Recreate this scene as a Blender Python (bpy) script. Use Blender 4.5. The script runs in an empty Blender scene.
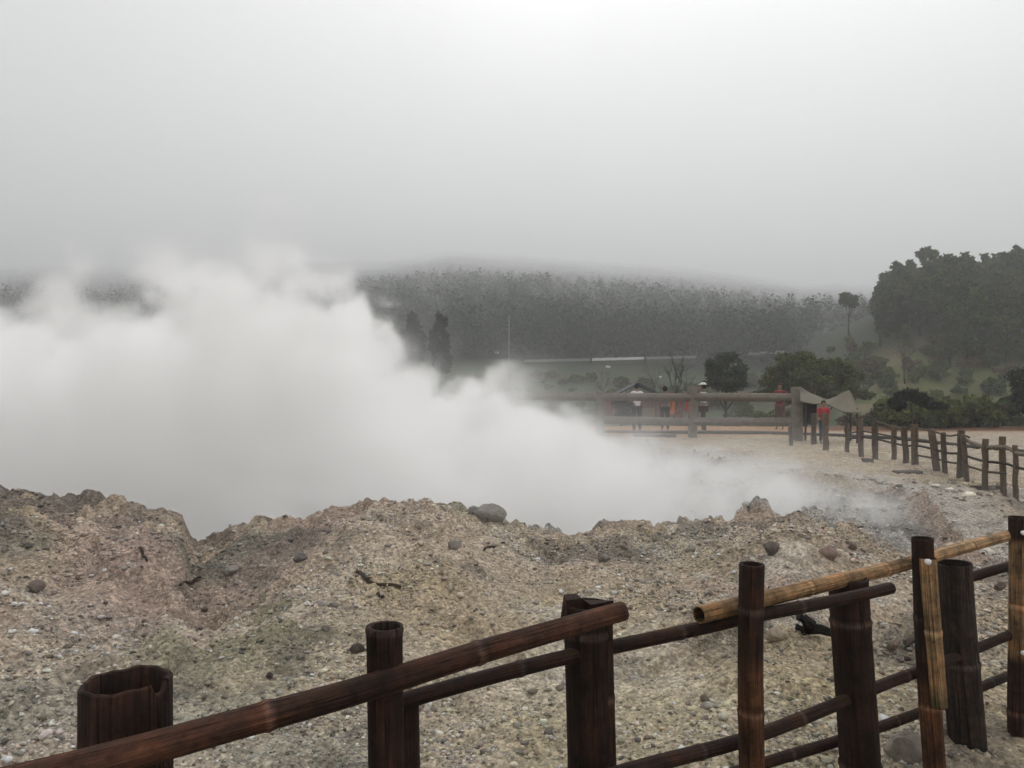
import bpy, bmesh, math, random
import numpy as np
from mathutils import Vector, Matrix, Quaternion

random.seed(11)
RNG = np.random.default_rng(11)
scene = bpy.context.scene
COL = scene.collection
EYE, F, CX, CY = 1.62, 759.0, 512.0, 384.0


def P(px, py, d):
    """measured spot: horizontal picture position, vertical picture position, distance -> world point"""
    return np.array([(px - CX) / F * d, d, EYE - (py - CY) / F * d])


# ------------------------------------------------------------------ noise
def _hash(ix, iy, s):
    h = (ix.astype(np.int64) * 374761393 + iy.astype(np.int64) * 668265263 + s * 974634777) & 0xFFFFFFFF
    h = ((h ^ (h >> 13)) * 1274126177) & 0xFFFFFFFF
    return ((h ^ (h >> 16)) & 0xFFFF) / 65535.0


def vnoise(x, y, s=0):
    ix, iy = np.floor(x), np.floor(y)
    fx, fy = x - ix, y - iy
    fx = fx * fx * fx * (fx * (fx * 6 - 15) + 10)
    fy = fy * fy * fy * (fy * (fy * 6 - 15) + 10)
    a, b = _hash(ix, iy, s), _hash(ix + 1, iy, s)
    c, d = _hash(ix, iy + 1, s), _hash(ix + 1, iy + 1, s)
    return (a + (b - a) * fx) * (1 - fy) + (c + (d - c) * fx) * fy - 0.5


def fbm(x, y, f, o, s=0, g=0.5):
    r, a = 0, 1.0
    for k in range(o):
        ca, sa = math.cos(k * 1.1 + .4), math.sin(k * 1.1 + .4)
        r = r + a * vnoise((x * ca - y * sa) * f + 17.3 * k, (x * sa + y * ca) * f - 9.1 * k, s + k)
        a *= g
        f *= 2.03
    return r


def ss(a, b, x):
    t = np.clip((x - a) / (b - a), 0, 1)
    return t * t * (3 - 2 * t)


# ------------------------------------------------------------------ terrain
RIM = np.array([  # picture x, skyline y of the near crater rim, distance
    (-260, 486, 7.6), (-60, 489, 7.5), (0, 491, 7.5), (25, 497, 7.5), (60, 505, 7.6), (100, 508, 7.6), (130, 512, 7.7), (165, 514, 7.7), (182, 521, 7.8),
    (190, 541, 8.0), (198, 546, 8.1), (210, 541, 8.1), (230, 532, 8.0), (270, 521, 7.9), (320, 509, 7.9), (350, 502, 7.9), (375, 499, 7.9),
    (400, 503, 8.0), (425, 502, 8.0), (450, 508, 8.1), (475, 516, 8.2), (500, 521, 8.3), (530, 528, 8.5), (560, 536, 8.7), (590, 531, 8.7),
    (620, 525, 8.7), (655, 521, 8.7), (690, 526, 8.7), (720, 524, 8.6), (760, 520, 8.5), (795, 513, 8.4), (815, 518, 8.4), (850, 530, 8.4),
    (880, 540, 8.4), (915, 546, 8.4), (950, 548, 8.6), (1000, 545, 9.0), (1300, 540, 9.0)], float)
RIM_Z = EYE - (RIM[:, 1] - CY) / F * RIM[:, 2]
near_edge = [((px - CX) / F * d * 1.03, d * 1.03) for px, _, d in RIM if px <= 915]
near_edge = [(-16, 8.6)] + near_edge
FAR = [(P(975, 525, 9.2)[0], 9.2), (6.05, 11.0), (6.5, 13.0), (6.0, 14.2), (5.2, 16.0), (4.7, 19.0), (3.7, 22.0), (1.7, 26.0),
       (-4, 29), (-14, 29), (-24, 26), (-28, 18), (-24, 10)]


def dist_poly(X, Y, pts):
    best = np.full(X.shape, 1e9)
    for (ax, ay), (bx, by) in zip(pts[:-1], pts[1:]):
        vx, vy = bx - ax, by - ay
        t = np.clip(((X - ax) * vx + (Y - ay) * vy) / (vx * vx + vy * vy + 1e-12), 0, 1)
        best = np.minimum(best, np.hypot(X - ax - t * vx, Y - ay - t * vy))
    return best


def inside_poly(X, Y, pts):
    r = np.zeros(X.shape, bool)
    n = len(pts)
    for i in range(n):
        (ax, ay), (bx, by) = pts[i], pts[(i + 1) % n]
        if ay == by:
            continue
        c = (ay > Y) != (by > Y)
        r ^= c & (X < (bx - ax) * (Y - ay) / (by - ay) + ax)
    return r


PIT = near_edge + FAR


def terrain(X, Y, detail=True):
    X, Y = np.asarray(X, float), np.asarray(Y, float)
    px = CX + F * np.clip(X / np.maximum(Y, .4), -2, 2)
    D = np.interp(px, RIM[:, 0], RIM[:, 2])
    Z = np.interp(px, RIM[:, 0], RIM_Z)
    R = np.hypot(X, Y)
    flat = -.1 * ss(7, 12, Y)
    front = (Y > .4)
    t = Y / D
    fall = 1 - ss(1.0, 1.5, t)
    h = flat + Z * ss(.42, 1.0, t) * np.where(front, 1, 0) * np.where(t > 1, fall, 1)
    # lumps
    big = fbm(X, Y, .55, 3, 3)
    amp = ss(2.5, 6, R) * (1 - ss(40, 60, R)) * (1 - .65 * ss(.72, .98, t) * (t < 1.15)) * (1 - .75 * ss(14, 22, Y))
    h = h + .38 * big * amp * (1 - ss(10, 14, Y) * .6)
    h = h + .16 * np.exp(-(((X + 1.72) / .6) ** 2 + ((Y - 4.75) / .7) ** 2))
    h = h + .12 * np.exp(-(((X - .55) / .5) ** 2 + ((Y - 6.3) / .6) ** 2)) + .10 * np.exp(-(((X + .3) / .6) ** 2 + ((Y - 6.6) / .5) ** 2))
    # pit
    inn = inside_poly(X, Y, PIT)
    near_m = (R < 60)
    sn = np.where(inn & near_m, dist_poly(X, Y, near_edge), 0)
    sf = np.where(inn & near_m, dist_poly(X, Y, FAR), 0)
    pit = (2.3 - 1.1 * ss(1.0, 4.0, X)) * ss(0, 1.1, sn) * ss(0, 7, sf + .5) + .28 * ss(0, .35, sf) * ss(0, .6, sn)
    h = h - np.where(inn, pit, 0)
    # far land: dip, long slope, ridge on the right
    fy = np.clip(Y, 0, None)
    h = h - 1.0 * ss(30, 42, fy) * (1 - ss(62, 88, fy))
    ang = np.clip(X / np.maximum(fy, 20), -1.4, 1.4) * F + CX
    gain = np.interp(ang, [-600, 100, 380, 450, 560, 680, 800, 900, 1500], [.95, .97, 1.0, 1.08, 1.02, .95, .82, .8, .95])
    sl = .168 * gain * (np.sqrt((fy - 92) ** 2 + 200) + (fy - 92)) / 2
    sl = np.minimum(sl, 500 + (sl - 500) * .02)
    h = h + sl * ss(60, 100, fy)
    rid = np.interp(ang, [720, 790, 850, 880, 925, 1000, 1200, 1500], [0, .1, .62, .8, 1.0, 1.0, 1.1, 1.2])
    ridge = rid * 11.0 * ss(40, 98, fy) * (1 - ss(120, 190, fy))
    h = h + ridge
    far = ss(45, 130, R)
    h = h + far * (fbm(X, Y, 1 / 60., 4, 40) * 3.0 * ss(90, 300, R) * (1 + ss(500, 2000, R) * 3))
    if detail:
        near = 1 - ss(25, 40, R)
        rim_w = np.exp(-((t - .97) / .09) ** 2) * (px < 905)
        rough = .045 + .05 * np.clip(fbm(X, Y, .5, 2, 60) + .15, 0, 1) * 2 + .07 * rim_w
        rough = rough * (1 - .75 * ss(18, 24, Y) * (sf <= 0)) + .15 * (sf > 0) * (Y > 8.5)
        n = fbm(X, Y, 2.6, 3, 80)
        ridg = .5 - np.abs(fbm(X, Y, 1.7, 3, 90)) * 2.0
        clod = fbm(X, Y, 9.0, 3, 100)
        fine = fbm(X, Y, 30.0, 2, 110)
        h = h + near * (rough * (1.0 * n + .55 * ridg) + .046 * clod * (.45 + rough * 7) + .012 * fine)
        crag = fbm(X, Y, 3.2, 4, 150)
        h = h + near * rim_w * (.075 * crag + .03 * ss(.0, .2, fbm(X, Y, 3.0, 2, 160)) + .05 * fbm(X, Y, 11.0, 2, 165) - .02)
        # little ledges in the soil
        st = fbm(X, Y, .8, 3, 120)
        h = h + near * .055 * (ss(-.03, .03, st) - .5) * ss(3.2, 4.5, R) * (1 - ss(9, 14, Y))
        h = h + ss(100, 200, R) * fbm(X, Y, 1 / 7., 2, 140) * 3.0 * (1 - ss(1200, 2000, R))
    return h


def H(x, y):
    return float(terrain(np.array([x]), np.array([y]))[0])


def mix(a, b, w):
    return a + (b - a) * w[:, None]


def C(*v):
    return np.array(v, float)


def ground_tint(X, Y):
    n = len(X)
    R = np.hypot(X, Y)
    px = CX + F * np.clip(X / np.maximum(Y, .4), -2, 2)
    c = np.tile(C(.375, .305, .230), (n, 1))
    a = fbm(X, Y, .45, 4, 200)
    b = fbm(X, Y, .8, 4, 210)
    d = fbm(X, Y, .6, 4, 220)
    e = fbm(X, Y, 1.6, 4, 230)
    g = fbm(X, Y, 3.0, 3, 260)
    c = mix(c, C(.30, .225, .185), ss(.02, .30, a) * .7)              # pinkish
    c = mix(c, C(.33, .265, .15), ss(.08, .34, -a) * .45)         # ochre
    c = mix(c, C(.20, .195, .145), ss(.10, .30, b) * .7 * (1 - .75 * ss(450, 540, px)))        # olive grey crust
    c = mix(c, C(.46, .42, .36), ss(.16, .34, d) * (.25 + .65 * ss(430, 620, px)))           # white salts
    c = mix(c, C(.44, .395, .325), ss(-.3, .2, d + .4 * g) * .8 * ss(440, 580, px) * ss(3.9, 5.0, Y) * (1 - ss(7.6, 8.6, Y)))
    c = mix(c, C(.13, .115, .098), ss(.14, .36, e) * .6)         # dark speckle, painted as shade in gaps between stones
    c = mix(c, C(.165, .138, .118), (1 - ss(120, 230, px)) * ss(5.2, 6.8, Y) * .9 * ss(-.3, .1, g + e))
    c = mix(c, C(.36, .27, .225), ss(40, 90, px) * (1 - ss(120, 190, px)) * ss(5.0, 6, Y) * (1 - ss(6.6, 7.4, Y)) * .6)
    mound = np.exp(-(((X + 1.72) / .62) ** 2 + ((Y - 4.75) / .8) ** 2) ** 1.5)
    c = mix(c, C(.205, .19, .125), mound * ss(-.4, .1, e + g) * .8)
    # yellowish gravel patch in front of the posts
    c = mix(c, C(.36, .30, .185), ss(440, 540, px) * (1 - ss(860, 940, px)) * (1 - ss(3.8, 4.8, Y)) * .7)
    # pit
    inn = inside_poly(X, Y, PIT)
    sf = np.where(inn & (R < 60), dist_poly(X, Y, FAR), 0)
    edge = np.where(inn, 1e3, dist_poly(X, Y, FAR))
    c = mix(c, C(.36, .335, .295), (1 - ss(.3, 1.8, edge + .8 * e)) * .8 * (Y > 8.5) * (R < 60))
    c = mix(c, C(.34, .325, .30), ss(0, .5, sf) * .9 * (Y > 8.5))
    c = mix(c, C(.13, .125, .112), ss(.05, .25, e + .3 * g) * ss(0, .4, sf) * .6)
    # far bank, sandy flat, clay, track
    w = ss(12.5, 17, Y + .8 * e) * (sf <= 0) * ss(.4, 1.9, edge)
    c = mix(c, C(.355, .285, .195), w * .9)
    c = mix(c, C(.42, .37, .29), w * ss(.05, .25, e) * .5)
    c = mix(c, C(.33, .195, .105), ss(24.5, 26.0, Y + .6 * b) * (1 - ss(31, 34, Y)))
    c = mix(c, C(.37, .315, .25), ss(7.2, 8.4, X - .1 * Y) * ss(12.5, 15, Y) * (1 - ss(26.5, 28, Y)) * .9)
    c = mix(c, C(.155, .085, .055), ss(27, 28, Y) * ss(8.4, 9.2, X - .1 * Y) * (1 - ss(31, 33, Y)))
    # vegetation beyond
    veg = ss(31, 36, Y + 3 * fbm(X, Y, .12, 3, 300))
    v = np.tile(C(.034, .046, .024), (n, 1))
    k = fbm(X, Y, .07, 4, 310)
    k2 = fbm(X, Y, .22, 4, 320)
    v = mix(v, C(.07, .06, .036), ss(.02, .25, k))
    v = mix(v, C(.042, .055, .026), ss(.05, .3, -k) * .8)
    v = mix(v, C(.085, .055, .04), ss(.1, .35, k2) * .6)
    terr = np.sin(Y * .42 + 3 * fbm(X, Y, .05, 2, 330)) * .5 + .5
    v = mix(v, C(.048, .078, .036), terr * ss(34, 44, Y) * .7)
    rs = ss(830, 870, px) * (1 - ss(64, 76, Y))
    v = mix(v, C(.098, .105, .032), rs * .75)
    v = mix(v, C(.16, .125, .08), rs * ss(.08, .25, k2) * .8)
    v = mix(v, C(.075, .08, .035), rs * ss(.10, .26, -k2) * .8)
    v = mix(v, C(.022, .029, .019), ss(104, 122, R) * .95)
    v = mix(v, C(.010, .0135, .0095) , ss(200, 420, R))
    v = mix(v, C(.030, .038, .024), ss(66, 84, Y) * ss(800, 850, px) * .9)
    c = mix(c, v, veg)
    return c


# ------------------------------------------------------------------ mesh building
def new_mesh(name, verts, faces, mat=None, uv=None, tint=None, smooth=True):
    me = bpy.data.meshes.new(name)
    verts = np.asarray(verts, np.float32)
    if isinstance(faces, np.ndarray):
        k = faces.shape[1]
        me.vertices.add(len(verts))
        me.vertices.foreach_set('co', verts.ravel())
        me.loops.add(faces.size)
        me.loops.foreach_set('vertex_index', faces.ravel().astype(np.int32))
        me.polygons.add(len(faces))
        me.polygons.foreach_set('loop_start', np.arange(0, faces.size, k, dtype=np.int32))
        me.update(calc_edges=True)
    else:
        me.from_pydata(verts.tolist(), [], faces)
        me.update()
    if smooth:
        me.polygons.foreach_set('use_smooth', np.ones(len(me.polygons), bool))
    if tint is not None:
        t = np.asarray(tint, np.float32)
        a = me.color_attributes.new('tint', 'FLOAT_COLOR', 'POINT')
        a.data.foreach_set('color', np.concatenate([t, np.ones((len(t), 1), np.float32)], 1).ravel())
    if uv is not None:
        li = np.zeros(len(me.loops), np.int32)
        me.loops.foreach_get('vertex_index', li)
        l = me.uv_layers.new(name='UVMap')
        l.data.foreach_set('uv', np.asarray(uv, np.float32)[li].ravel())
    if mat:
        me.materials.append(mat)
    return me


def root_loc(o):
    while o.parent:
        o = o.parent
    return np.array(o.location)


def link(name, me, parent=None, loc=None):
    o = bpy.data.objects.new(name, me)
    COL.objects.link(o)
    if parent is not None:
        o.parent = parent
    if loc is not None:
        o.location = loc
    return o


def tag(o, label=None, cat=None, group=None, kind=None):
    if label: o['label'] = label
    if cat: o['category'] = cat
    if group: o['group'] = group
    if kind: o['kind'] = kind
    return o


def thing(name, loc, label, cat, group=None, rz=0):
    o = bpy.data.objects.new(name, None)
    o.empty_display_size = .2
    COL.objects.link(o)
    o.location = loc
    o.rotation_euler = (0, 0, rz)
    return tag(o, label, cat, group)


class MB:
    def __init__(s):
        s.v, s.f, s.uv, s.t, s.n = [], [], [], [], 0

    def add(s, v, f, uv=None, tint=None):
        v = np.asarray(v, float)
        s.v.append(v)
        s.uv.append(np.zeros((len(v), 2)) if uv is None else np.asarray(uv, float))
        t = np.ones((len(v), 3)) * .5 if tint is None else np.broadcast_to(np.asarray(tint, float), (len(v), 3))
        s.t.append(t)
        s.f += [tuple(i + s.n for i in q) for q in f]
        s.n += len(v)

    def build(s, name, mat, parent=None, smooth=True, label=None, world=True):
        v = np.concatenate(s.v)
        if parent is not None and world:
            v = v - root_loc(parent)
        o = link(name, new_mesh(name, v, s.f, mat, np.concatenate(s.uv), np.concatenate(s.t), smooth), parent)
        if label: o['label'] = label
        return o

    def rings(s, pts, axes, radii, seg=16, cap0=True, cap1=True, tint=None, wob=None, top=None):
        """sweep: one ring per point; wob(i, angles) multiplies the radius; top(angles) shifts the last ring(s) along the axis"""
        pts, radii = np.asarray(pts, float), np.asarray(radii, float)
        ax = np.asarray(axes, float)
        ax = ax / np.linalg.norm(ax, axis=1)[:, None]
        ref = np.array([0, 0, 1.]) if abs(ax[0][2]) < .8 else np.array([1., 0, 0])
        a = np.linspace(0, 2 * math.pi, seg + 1)
        V, UV, T = [], [], []
        L = 0
        for i in range(len(pts)):
            u = np.cross(ax[i], ref); u /= np.linalg.norm(u)
            w = np.cross(ax[i], u)
            ref_r = radii[i] * (wob(i, a) if wob else np.ones(seg + 1))
            ring = pts[i] + ref_r[:, None] * (np.cos(a)[:, None] * u + np.sin(a)[:, None] * w)
            if i: L += np.linalg.norm(pts[i] - pts[i - 1]) + abs(radii[i] - radii[i - 1]) * .5
            V.append(ring)
            UV.append(np.stack([a / (2 * math.pi), np.full(seg + 1, L)], 1))
            T.append(np.broadcast_to(tint[i] if tint is not None and np.ndim(tint) == 2 else (tint if tint is not None else (.5, .5, .5)), (seg + 1, 3)))
        Fc = []
        m = seg + 1
        for i in range(len(pts) - 1):
            for j in range(seg):
                Fc.append((i * m + j, i * m + j + 1, (i + 1) * m + j + 1, (i + 1) * m + j))
        if cap0: Fc.append(tuple(range(seg - 1, -1, -1)))
        if cap1: Fc.append(tuple((len(pts) - 1) * m + j for j in range(seg)))
        s.add(np.concatenate(V), Fc, np.concatenate(UV), np.concatenate(T))

    def tube(s, pts, radii, seg=10, tint=None, wob=None):
        pts = np.asarray(pts, float)
        d = np.gradient(pts, axis=0) if len(pts) > 2 else np.array([pts[1] - pts[0]] * 2)
        if np.ndim(radii) == 0: radii = [radii] * len(pts)
        s.rings(pts, d, radii, seg, tint=tint, wob=wob)

    def box(s, c, size, rz=0, tint=None, jit=0):
        x, y, z = np.array(size) / 2
        v = np.array([(-x, -y, -z), (x, -y, -z), (x, y, -z), (-x, y, -z), (-x, -y, z), (x, -y, z), (x, y, z), (-x, y, z)])
        if jit: v = v + RNG.uniform(-jit, jit, v.shape)
        ca, sa = math.cos(rz), math.sin(rz)
        v = np.stack([v[:, 0] * ca - v[:, 1] * sa, v[:, 0] * sa + v[:, 1] * ca, v[:, 2]], 1) + np.array(c)
        s.add(v, [(3, 2, 1, 0), (4, 5, 6, 7), (0, 1, 5, 4), (1, 2, 6, 5), (2, 3, 7, 6), (3, 0, 4, 7)], tint=tint)


# ------------------------------------------------------------------ materials
class N:
    def __init__(s, name):
        s.m = bpy.data.materials.new(name)
        s.m.use_nodes = True
        s.t = s.m.node_tree
        s.t.nodes.clear()
        s.out = s.n('ShaderNodeOutputMaterial')

    def n(s, kind, **kw):
        o = s.t.nodes.new(kind)
        for k, v in kw.items():
            if k.startswith('i_'):
                o.inputs[k[2:].replace('_', ' ')].default_value = v
            elif k.startswith('x'):
                o.inputs[int(k[1:])].default_value = v
            else:
                setattr(o, k, v)
        return o

    def l(s, a, b):
        s.t.links.new(a, b)

    def math(s, op, a, b=None, clamp=False):
        o = s.n('ShaderNodeMath', operation=op, use_clamp=clamp)
        for i, q in enumerate((a, b)):
            if q is None: continue
            if isinstance(q, (int, float)): o.inputs[i].default_value = q
            else: s.l(q, o.inputs[i])
        return o.outputs[0]

    def ramp(s, fac, stops):
        o = s.n('ShaderNodeValToRGB')
        e = o.color_ramp.elements
        while len(e) < len(stops): e.new(.5)
        for q, (p, c) in zip(e, stops):
            q.position = p
            q.color = (c, c, c, 1) if isinstance(c, (int, float)) else (*c, 1)
        s.l(fac, o.inputs[0])
        return o.outputs[0]

    def mul(s, a, b, fac=1.0, mode='MULTIPLY'):
        o = s.n('ShaderNodeMix', data_type='RGBA', blend_type=mode)
        o.inputs[0].default_value = fac if isinstance(fac, (int, float)) else 1
        if not isinstance(fac, (int, float)): s.l(fac, o.inputs[0])
        for i, q in ((6, a), (7, b)):
            if isinstance(q, tuple): o.inputs[i].default_value = (*q, 1)
            else: s.l(q, o.inputs[i])
        return o.outputs[2]

    def noise(s, vec, scale, detail=4, rough=.55):
        o = s.n('ShaderNodeTexNoise', i_Scale=scale, i_Detail=detail, i_Roughness=rough)
        if vec is not None: s.l(vec, o.inputs['Vector'])
        return o.outputs['Fac']

    def pos(s):
        return s.n('ShaderNodeNewGeometry').outputs['Position']

    def bsdf(s, color, rough=.8, spec=.3, bump=None, bstr=.3, bdist=.01, sheen=0):
        b = s.n('ShaderNodeBsdfPrincipled')
        if isinstance(color, tuple): b.inputs['Base Color'].default_value = (*color, 1)
        else: s.l(color, b.inputs['Base Color'])
        if isinstance(rough, (int, float)): b.inputs['Roughness'].default_value = rough
        else: s.l(rough, b.inputs['Roughness'])
        b.inputs['Specular IOR Level'].default_value = spec
        if bump is not None:
            bp = s.n('ShaderNodeBump', i_Strength=bstr, i_Distance=bdist)
            s.l(bump, bp.inputs['Height'])
            s.l(bp.outputs[0], b.inputs['Normal'])
        s.l(b.outputs[0], s.out.inputs[0])
        return b

    def tint(s):
        return s.n('ShaderNodeAttribute', attribute_name='tint').outputs['Color']


def mat_ground():
    m = N('earth')
    p = m.pos()
    n1 = m.noise(p, 5, 6, .65)
    n2 = m.noise(p, 38, 5, .7)
    v = m.n('ShaderNodeTexVoronoi', i_Scale=42.0)
    m.l(p, v.inputs['Vector'])
    v2 = m.n('ShaderNodeTexVoronoi', i_Scale=17.0)
    m.l(p, v2.inputs['Vector'])
    c = m.mul(m.tint(), m.ramp(n1, [(.25, .62), (.5, 1.0), (.75, 1.32)]))
    c = m.mul(c, m.ramp(n2, [(.30, .42), (.5, 1.0), (.70, 1.5)]))  # fine grain; its dark end also paints shade into the gaps
    sep = m.n('ShaderNodeSeparateColor')
    m.l(v.outputs['Color'], sep.inputs[0])
    c = m.mul(c, m.ramp(sep.outputs[0], [(.0, .70), (.6, 1.0), (1, 1.45)]), .8)
    bump = m.math('ADD', m.math('MULTIPLY', m.ramp(v.outputs['Distance'], [(0, 1.), (.6, 0.)]), .6), m.math('MULTIPLY', n2, .9))
    bump = m.math('ADD', bump, m.math('MULTIPLY', m.ramp(v2.outputs['Distance'], [(0, 1.), (.5, 0.)]), .9))
    m.bsdf(c, .95, .15, bump, .8, .02)
    return m.m


def mat_stone(name='stone'):
    m = N(name)
    p = m.n('ShaderNodeTexCoord').outputs['Object']
    n1 = m.noise(p, 22, 5, .7)
    n2 = m.noise(p, 90, 4, .7)
    c = m.mul(m.tint(), m.ramp(n1, [(.25, .6), (.5, 1.), (.75, 1.35)]))
    m.bsdf(c, .92, .2, m.math('ADD', n1, m.math('MULTIPLY', n2, .4)), .7, .012)
    return m.m


def mat_bamboo():
    m = N('bamboo')
    uv = m.n('ShaderNodeUVMap', uv_map='UVMap').outputs[0]
    def mapped(sx, sy):
        mp = m.n('ShaderNodeMapping')
        mp.inputs['Scale'].default_value = (sx, sy, 1)
        m.l(uv, mp.inputs[0])
        return mp.outputs[0]
    p = m.pos()
    s1 = m.noise(mapped(18, 1.6), 1.0, 5, .65)
    s2 = m.noise(mapped(80, 6), 1.0, 3, .6)
    crack = m.noise(mapped(11, .8), 1.0, 3, .5)
    crk = m.ramp(crack, [(.470, 1.), (.488, .0), (.505, 1.)])       # thin long splits
    blot = m.noise(p, 9, 5, .68)
    dirt = m.noise(p, 34, 4, .7)
    c = m.mul(m.tint(), m.ramp(s1, [(.25, .4), (.5, .95), (.74, 1.9)]))
    c = m.mul(c, m.ramp(s2, [(.3, .6), (.55, 1.), (.75, 1.45)]))
    c = m.mul(c, m.ramp(blot, [(.32, (.42, .38, .38)), (.5, (1., 1., 1.)), (.70, (1.8, 1.45, 1.25))]))
    c = m.mul(c, m.ramp(dirt, [(.30, .55), (.45, 1.), (.68, 1.25)]))
    c = m.mul(c, m.mul((.25, .22, .2), (1., 1., 1.), crk, 'MIX'))
    h = m.math('ADD', s1, m.math('MULTIPLY', s2, .5))
    h = m.math('ADD', h, m.math('MULTIPLY', crk, .9))
    h = m.math('ADD', h, m.math('MULTIPLY', dirt, .6))
    m.bsdf(c, m.ramp(blot, [(.3, .62), (.7, .9)]), .14, h, .7, .006)
    return m.m


def mat_plain(name, rough=.85, spec=.25, scale=9., amt=.35, bump=.3, bd=.01):
    m = N(name)
    p = m.n('ShaderNodeTexCoord').outputs['Object']
    n1 = m.noise(p, scale, 5, .65)
    c = m.mul(m.tint(), m.ramp(n1, [(.25, 1 - amt), (.5, 1.), (.75, 1 + amt)]))
    m.bsdf(c, rough, spec, n1, bump, bd)
    return m.m


def mat_leaf():
    m = N('leaf')
    c = m.tint()
    d = m.n('ShaderNodeBsdfPrincipled')
    m.l(c, d.inputs['Base Color'])
    d.inputs['Roughness'].default_value = .7
    d.inputs['Specular IOR Level'].default_value = .2
    tr = m.n('ShaderNodeBsdfTranslucent')
    m.l(c, tr.inputs[0])
    mx = m.n('ShaderNodeMixShader', x0=.25)
    m.l(d.outputs[0], mx.inputs[1])
    m.l(tr.outputs[0], mx.inputs[2])
    m.l(mx.outputs[0], m.out.inputs[0])
    return m.m


def mat_vol(name, density, color, aniso, attr=False):
    m = N(name)
    v = m.n('ShaderNodeVolumePrincipled')
    v.inputs['Color'].default_value = (*color, 1)
    v.inputs['Density'].default_value = density
    v.inputs['Anisotropy'].default_value = aniso
    if not attr:
        v.inputs['Density Attribute'].default_value = ''
    m.l(v.outputs[0], m.out.inputs['Volume'])
    return m.m


M_GROUND, M_STONE, M_BAMBOO = mat_ground(), mat_stone(), mat_bamboo()
M_LEAF, M_BARK = mat_leaf(), mat_plain('bark', .95, .1, 14, .5, .8, .02)
M_WOOD = mat_plain('weathered_wood', .9, .15, 16, .5, .6, .01)
M_LOG = mat_plain('concrete_log', .9, .2, 6, .3, .5, .015)
M_CLOTH = mat_plain('cloth', .95, .1, 20, .15, .3, .005)
M_SKIN = mat_plain('skin', .6, .3, 30, .08, .1, .002)
M_PAINT = mat_plain('painted_surface', .7, .3, 3, .15, .1, .004)
M_METAL = mat_plain('metal', .35, .6, 20, .1, .1, .002)

# ------------------------------------------------------------------ ground sheet
ang_f = np.radians(np.linspace(-40, 40, 1000))
ang_c = np.radians(np.linspace(40, 320, 141))[1:-1]
ANG = np.concatenate([ang_f, ang_c])
rad = [.35]
while rad[-1] < 4500:
    r = rad[-1]
    rad.append(r * (1.0055 if r < 12 else 1.008 if r < 60 else 1.014))
RAD = np.array(rad)
na, nr = len(ANG), len(RAD)
RR, AA = np.meshgrid(RAD, ANG, indexing='ij')
GX, GY = (RR * np.sin(AA)).ravel(), (RR * np.cos(AA)).ravel()
GZ = terrain(GX, GY)
idx = np.arange(na * nr).reshape(nr, na)
nxt = np.roll(idx, -1, 1)
quads = np.stack([idx[:-1], nxt[:-1], nxt[1:], idx[1:]], -1).reshape(-1, 4)[:, ::-1]
verts = np.stack([GX, GY, GZ], 1)
# jitter breaks the regular look of the grid on steep faces
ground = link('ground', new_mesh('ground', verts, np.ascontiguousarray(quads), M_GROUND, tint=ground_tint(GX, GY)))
tag(ground, kind='structure')
# small patch under the viewer closes the sheet
pm = MB()
pa = np.linspace(0, 2 * math.pi, 48, endpoint=False)
pv = [(0, 0, H(0, .01))] + [(.36 * math.sin(a), .36 * math.cos(a), H(.36 * math.sin(a), .36 * math.cos(a)) - .004) for a in pa]
pm.add(pv, [(0, 1 + (i + 1) % 48, 1 + i) for i in range(48)], tint=(.315, .262, .205))
tag(pm.build('ground_patch', M_GROUND), kind='structure')


# ------------------------------------------------------------------ stones
def ico(sub):
    bm = bmesh.new()
    bmesh.ops.create_icosphere(bm, subdivisions=sub, radius=1)
    v = np.array([q.co[:] for q in bm.verts])
    f = np.array([[q.index for q in p.verts] for p in bm.faces])
    bm.free()
    return v, f


ICO = {k: ico(k) for k in (1, 2, 3, 4)}


def rot_rand(n, rng=RNG):
    q = rng.normal(size=(n, 4))
    q /= np.linalg.norm(q, axis=1)[:, None]
    w, x, y, z = q.T
    return np.stack([1 - 2 * (y * y + z * z), 2 * (x * y - z * w), 2 * (x * z + y * w),
                     2 * (x * y + z * w), 1 - 2 * (x * x + z * z), 2 * (y * z - x * w),
                     2 * (x * z - y * w), 2 * (y * z + x * w), 1 - 2 * (x * x + y * y)], 1).reshape(n, 3, 3)


def rock_verts(sub, seed, rough=.35):
    rg = np.random.default_rng(seed)
    v, f = ICO[sub]
    v = v.copy()
    for _ in range(7):  # flat chips
        d = rg.normal(size=3); d /= np.linalg.norm(d)
        k = rg.uniform(.55, .9)
        s = v @ d
        v = v - np.maximum(s - k, 0)[:, None] * d * .85
    n = fbm(v[:, 0] * 1 + v[:, 2] * .7 + seed, v[:, 1] - v[:, 2] * .6, 1.7, 4, seed)
    v *= (1 + rough * n)[:, None]
    return v, f


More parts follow.
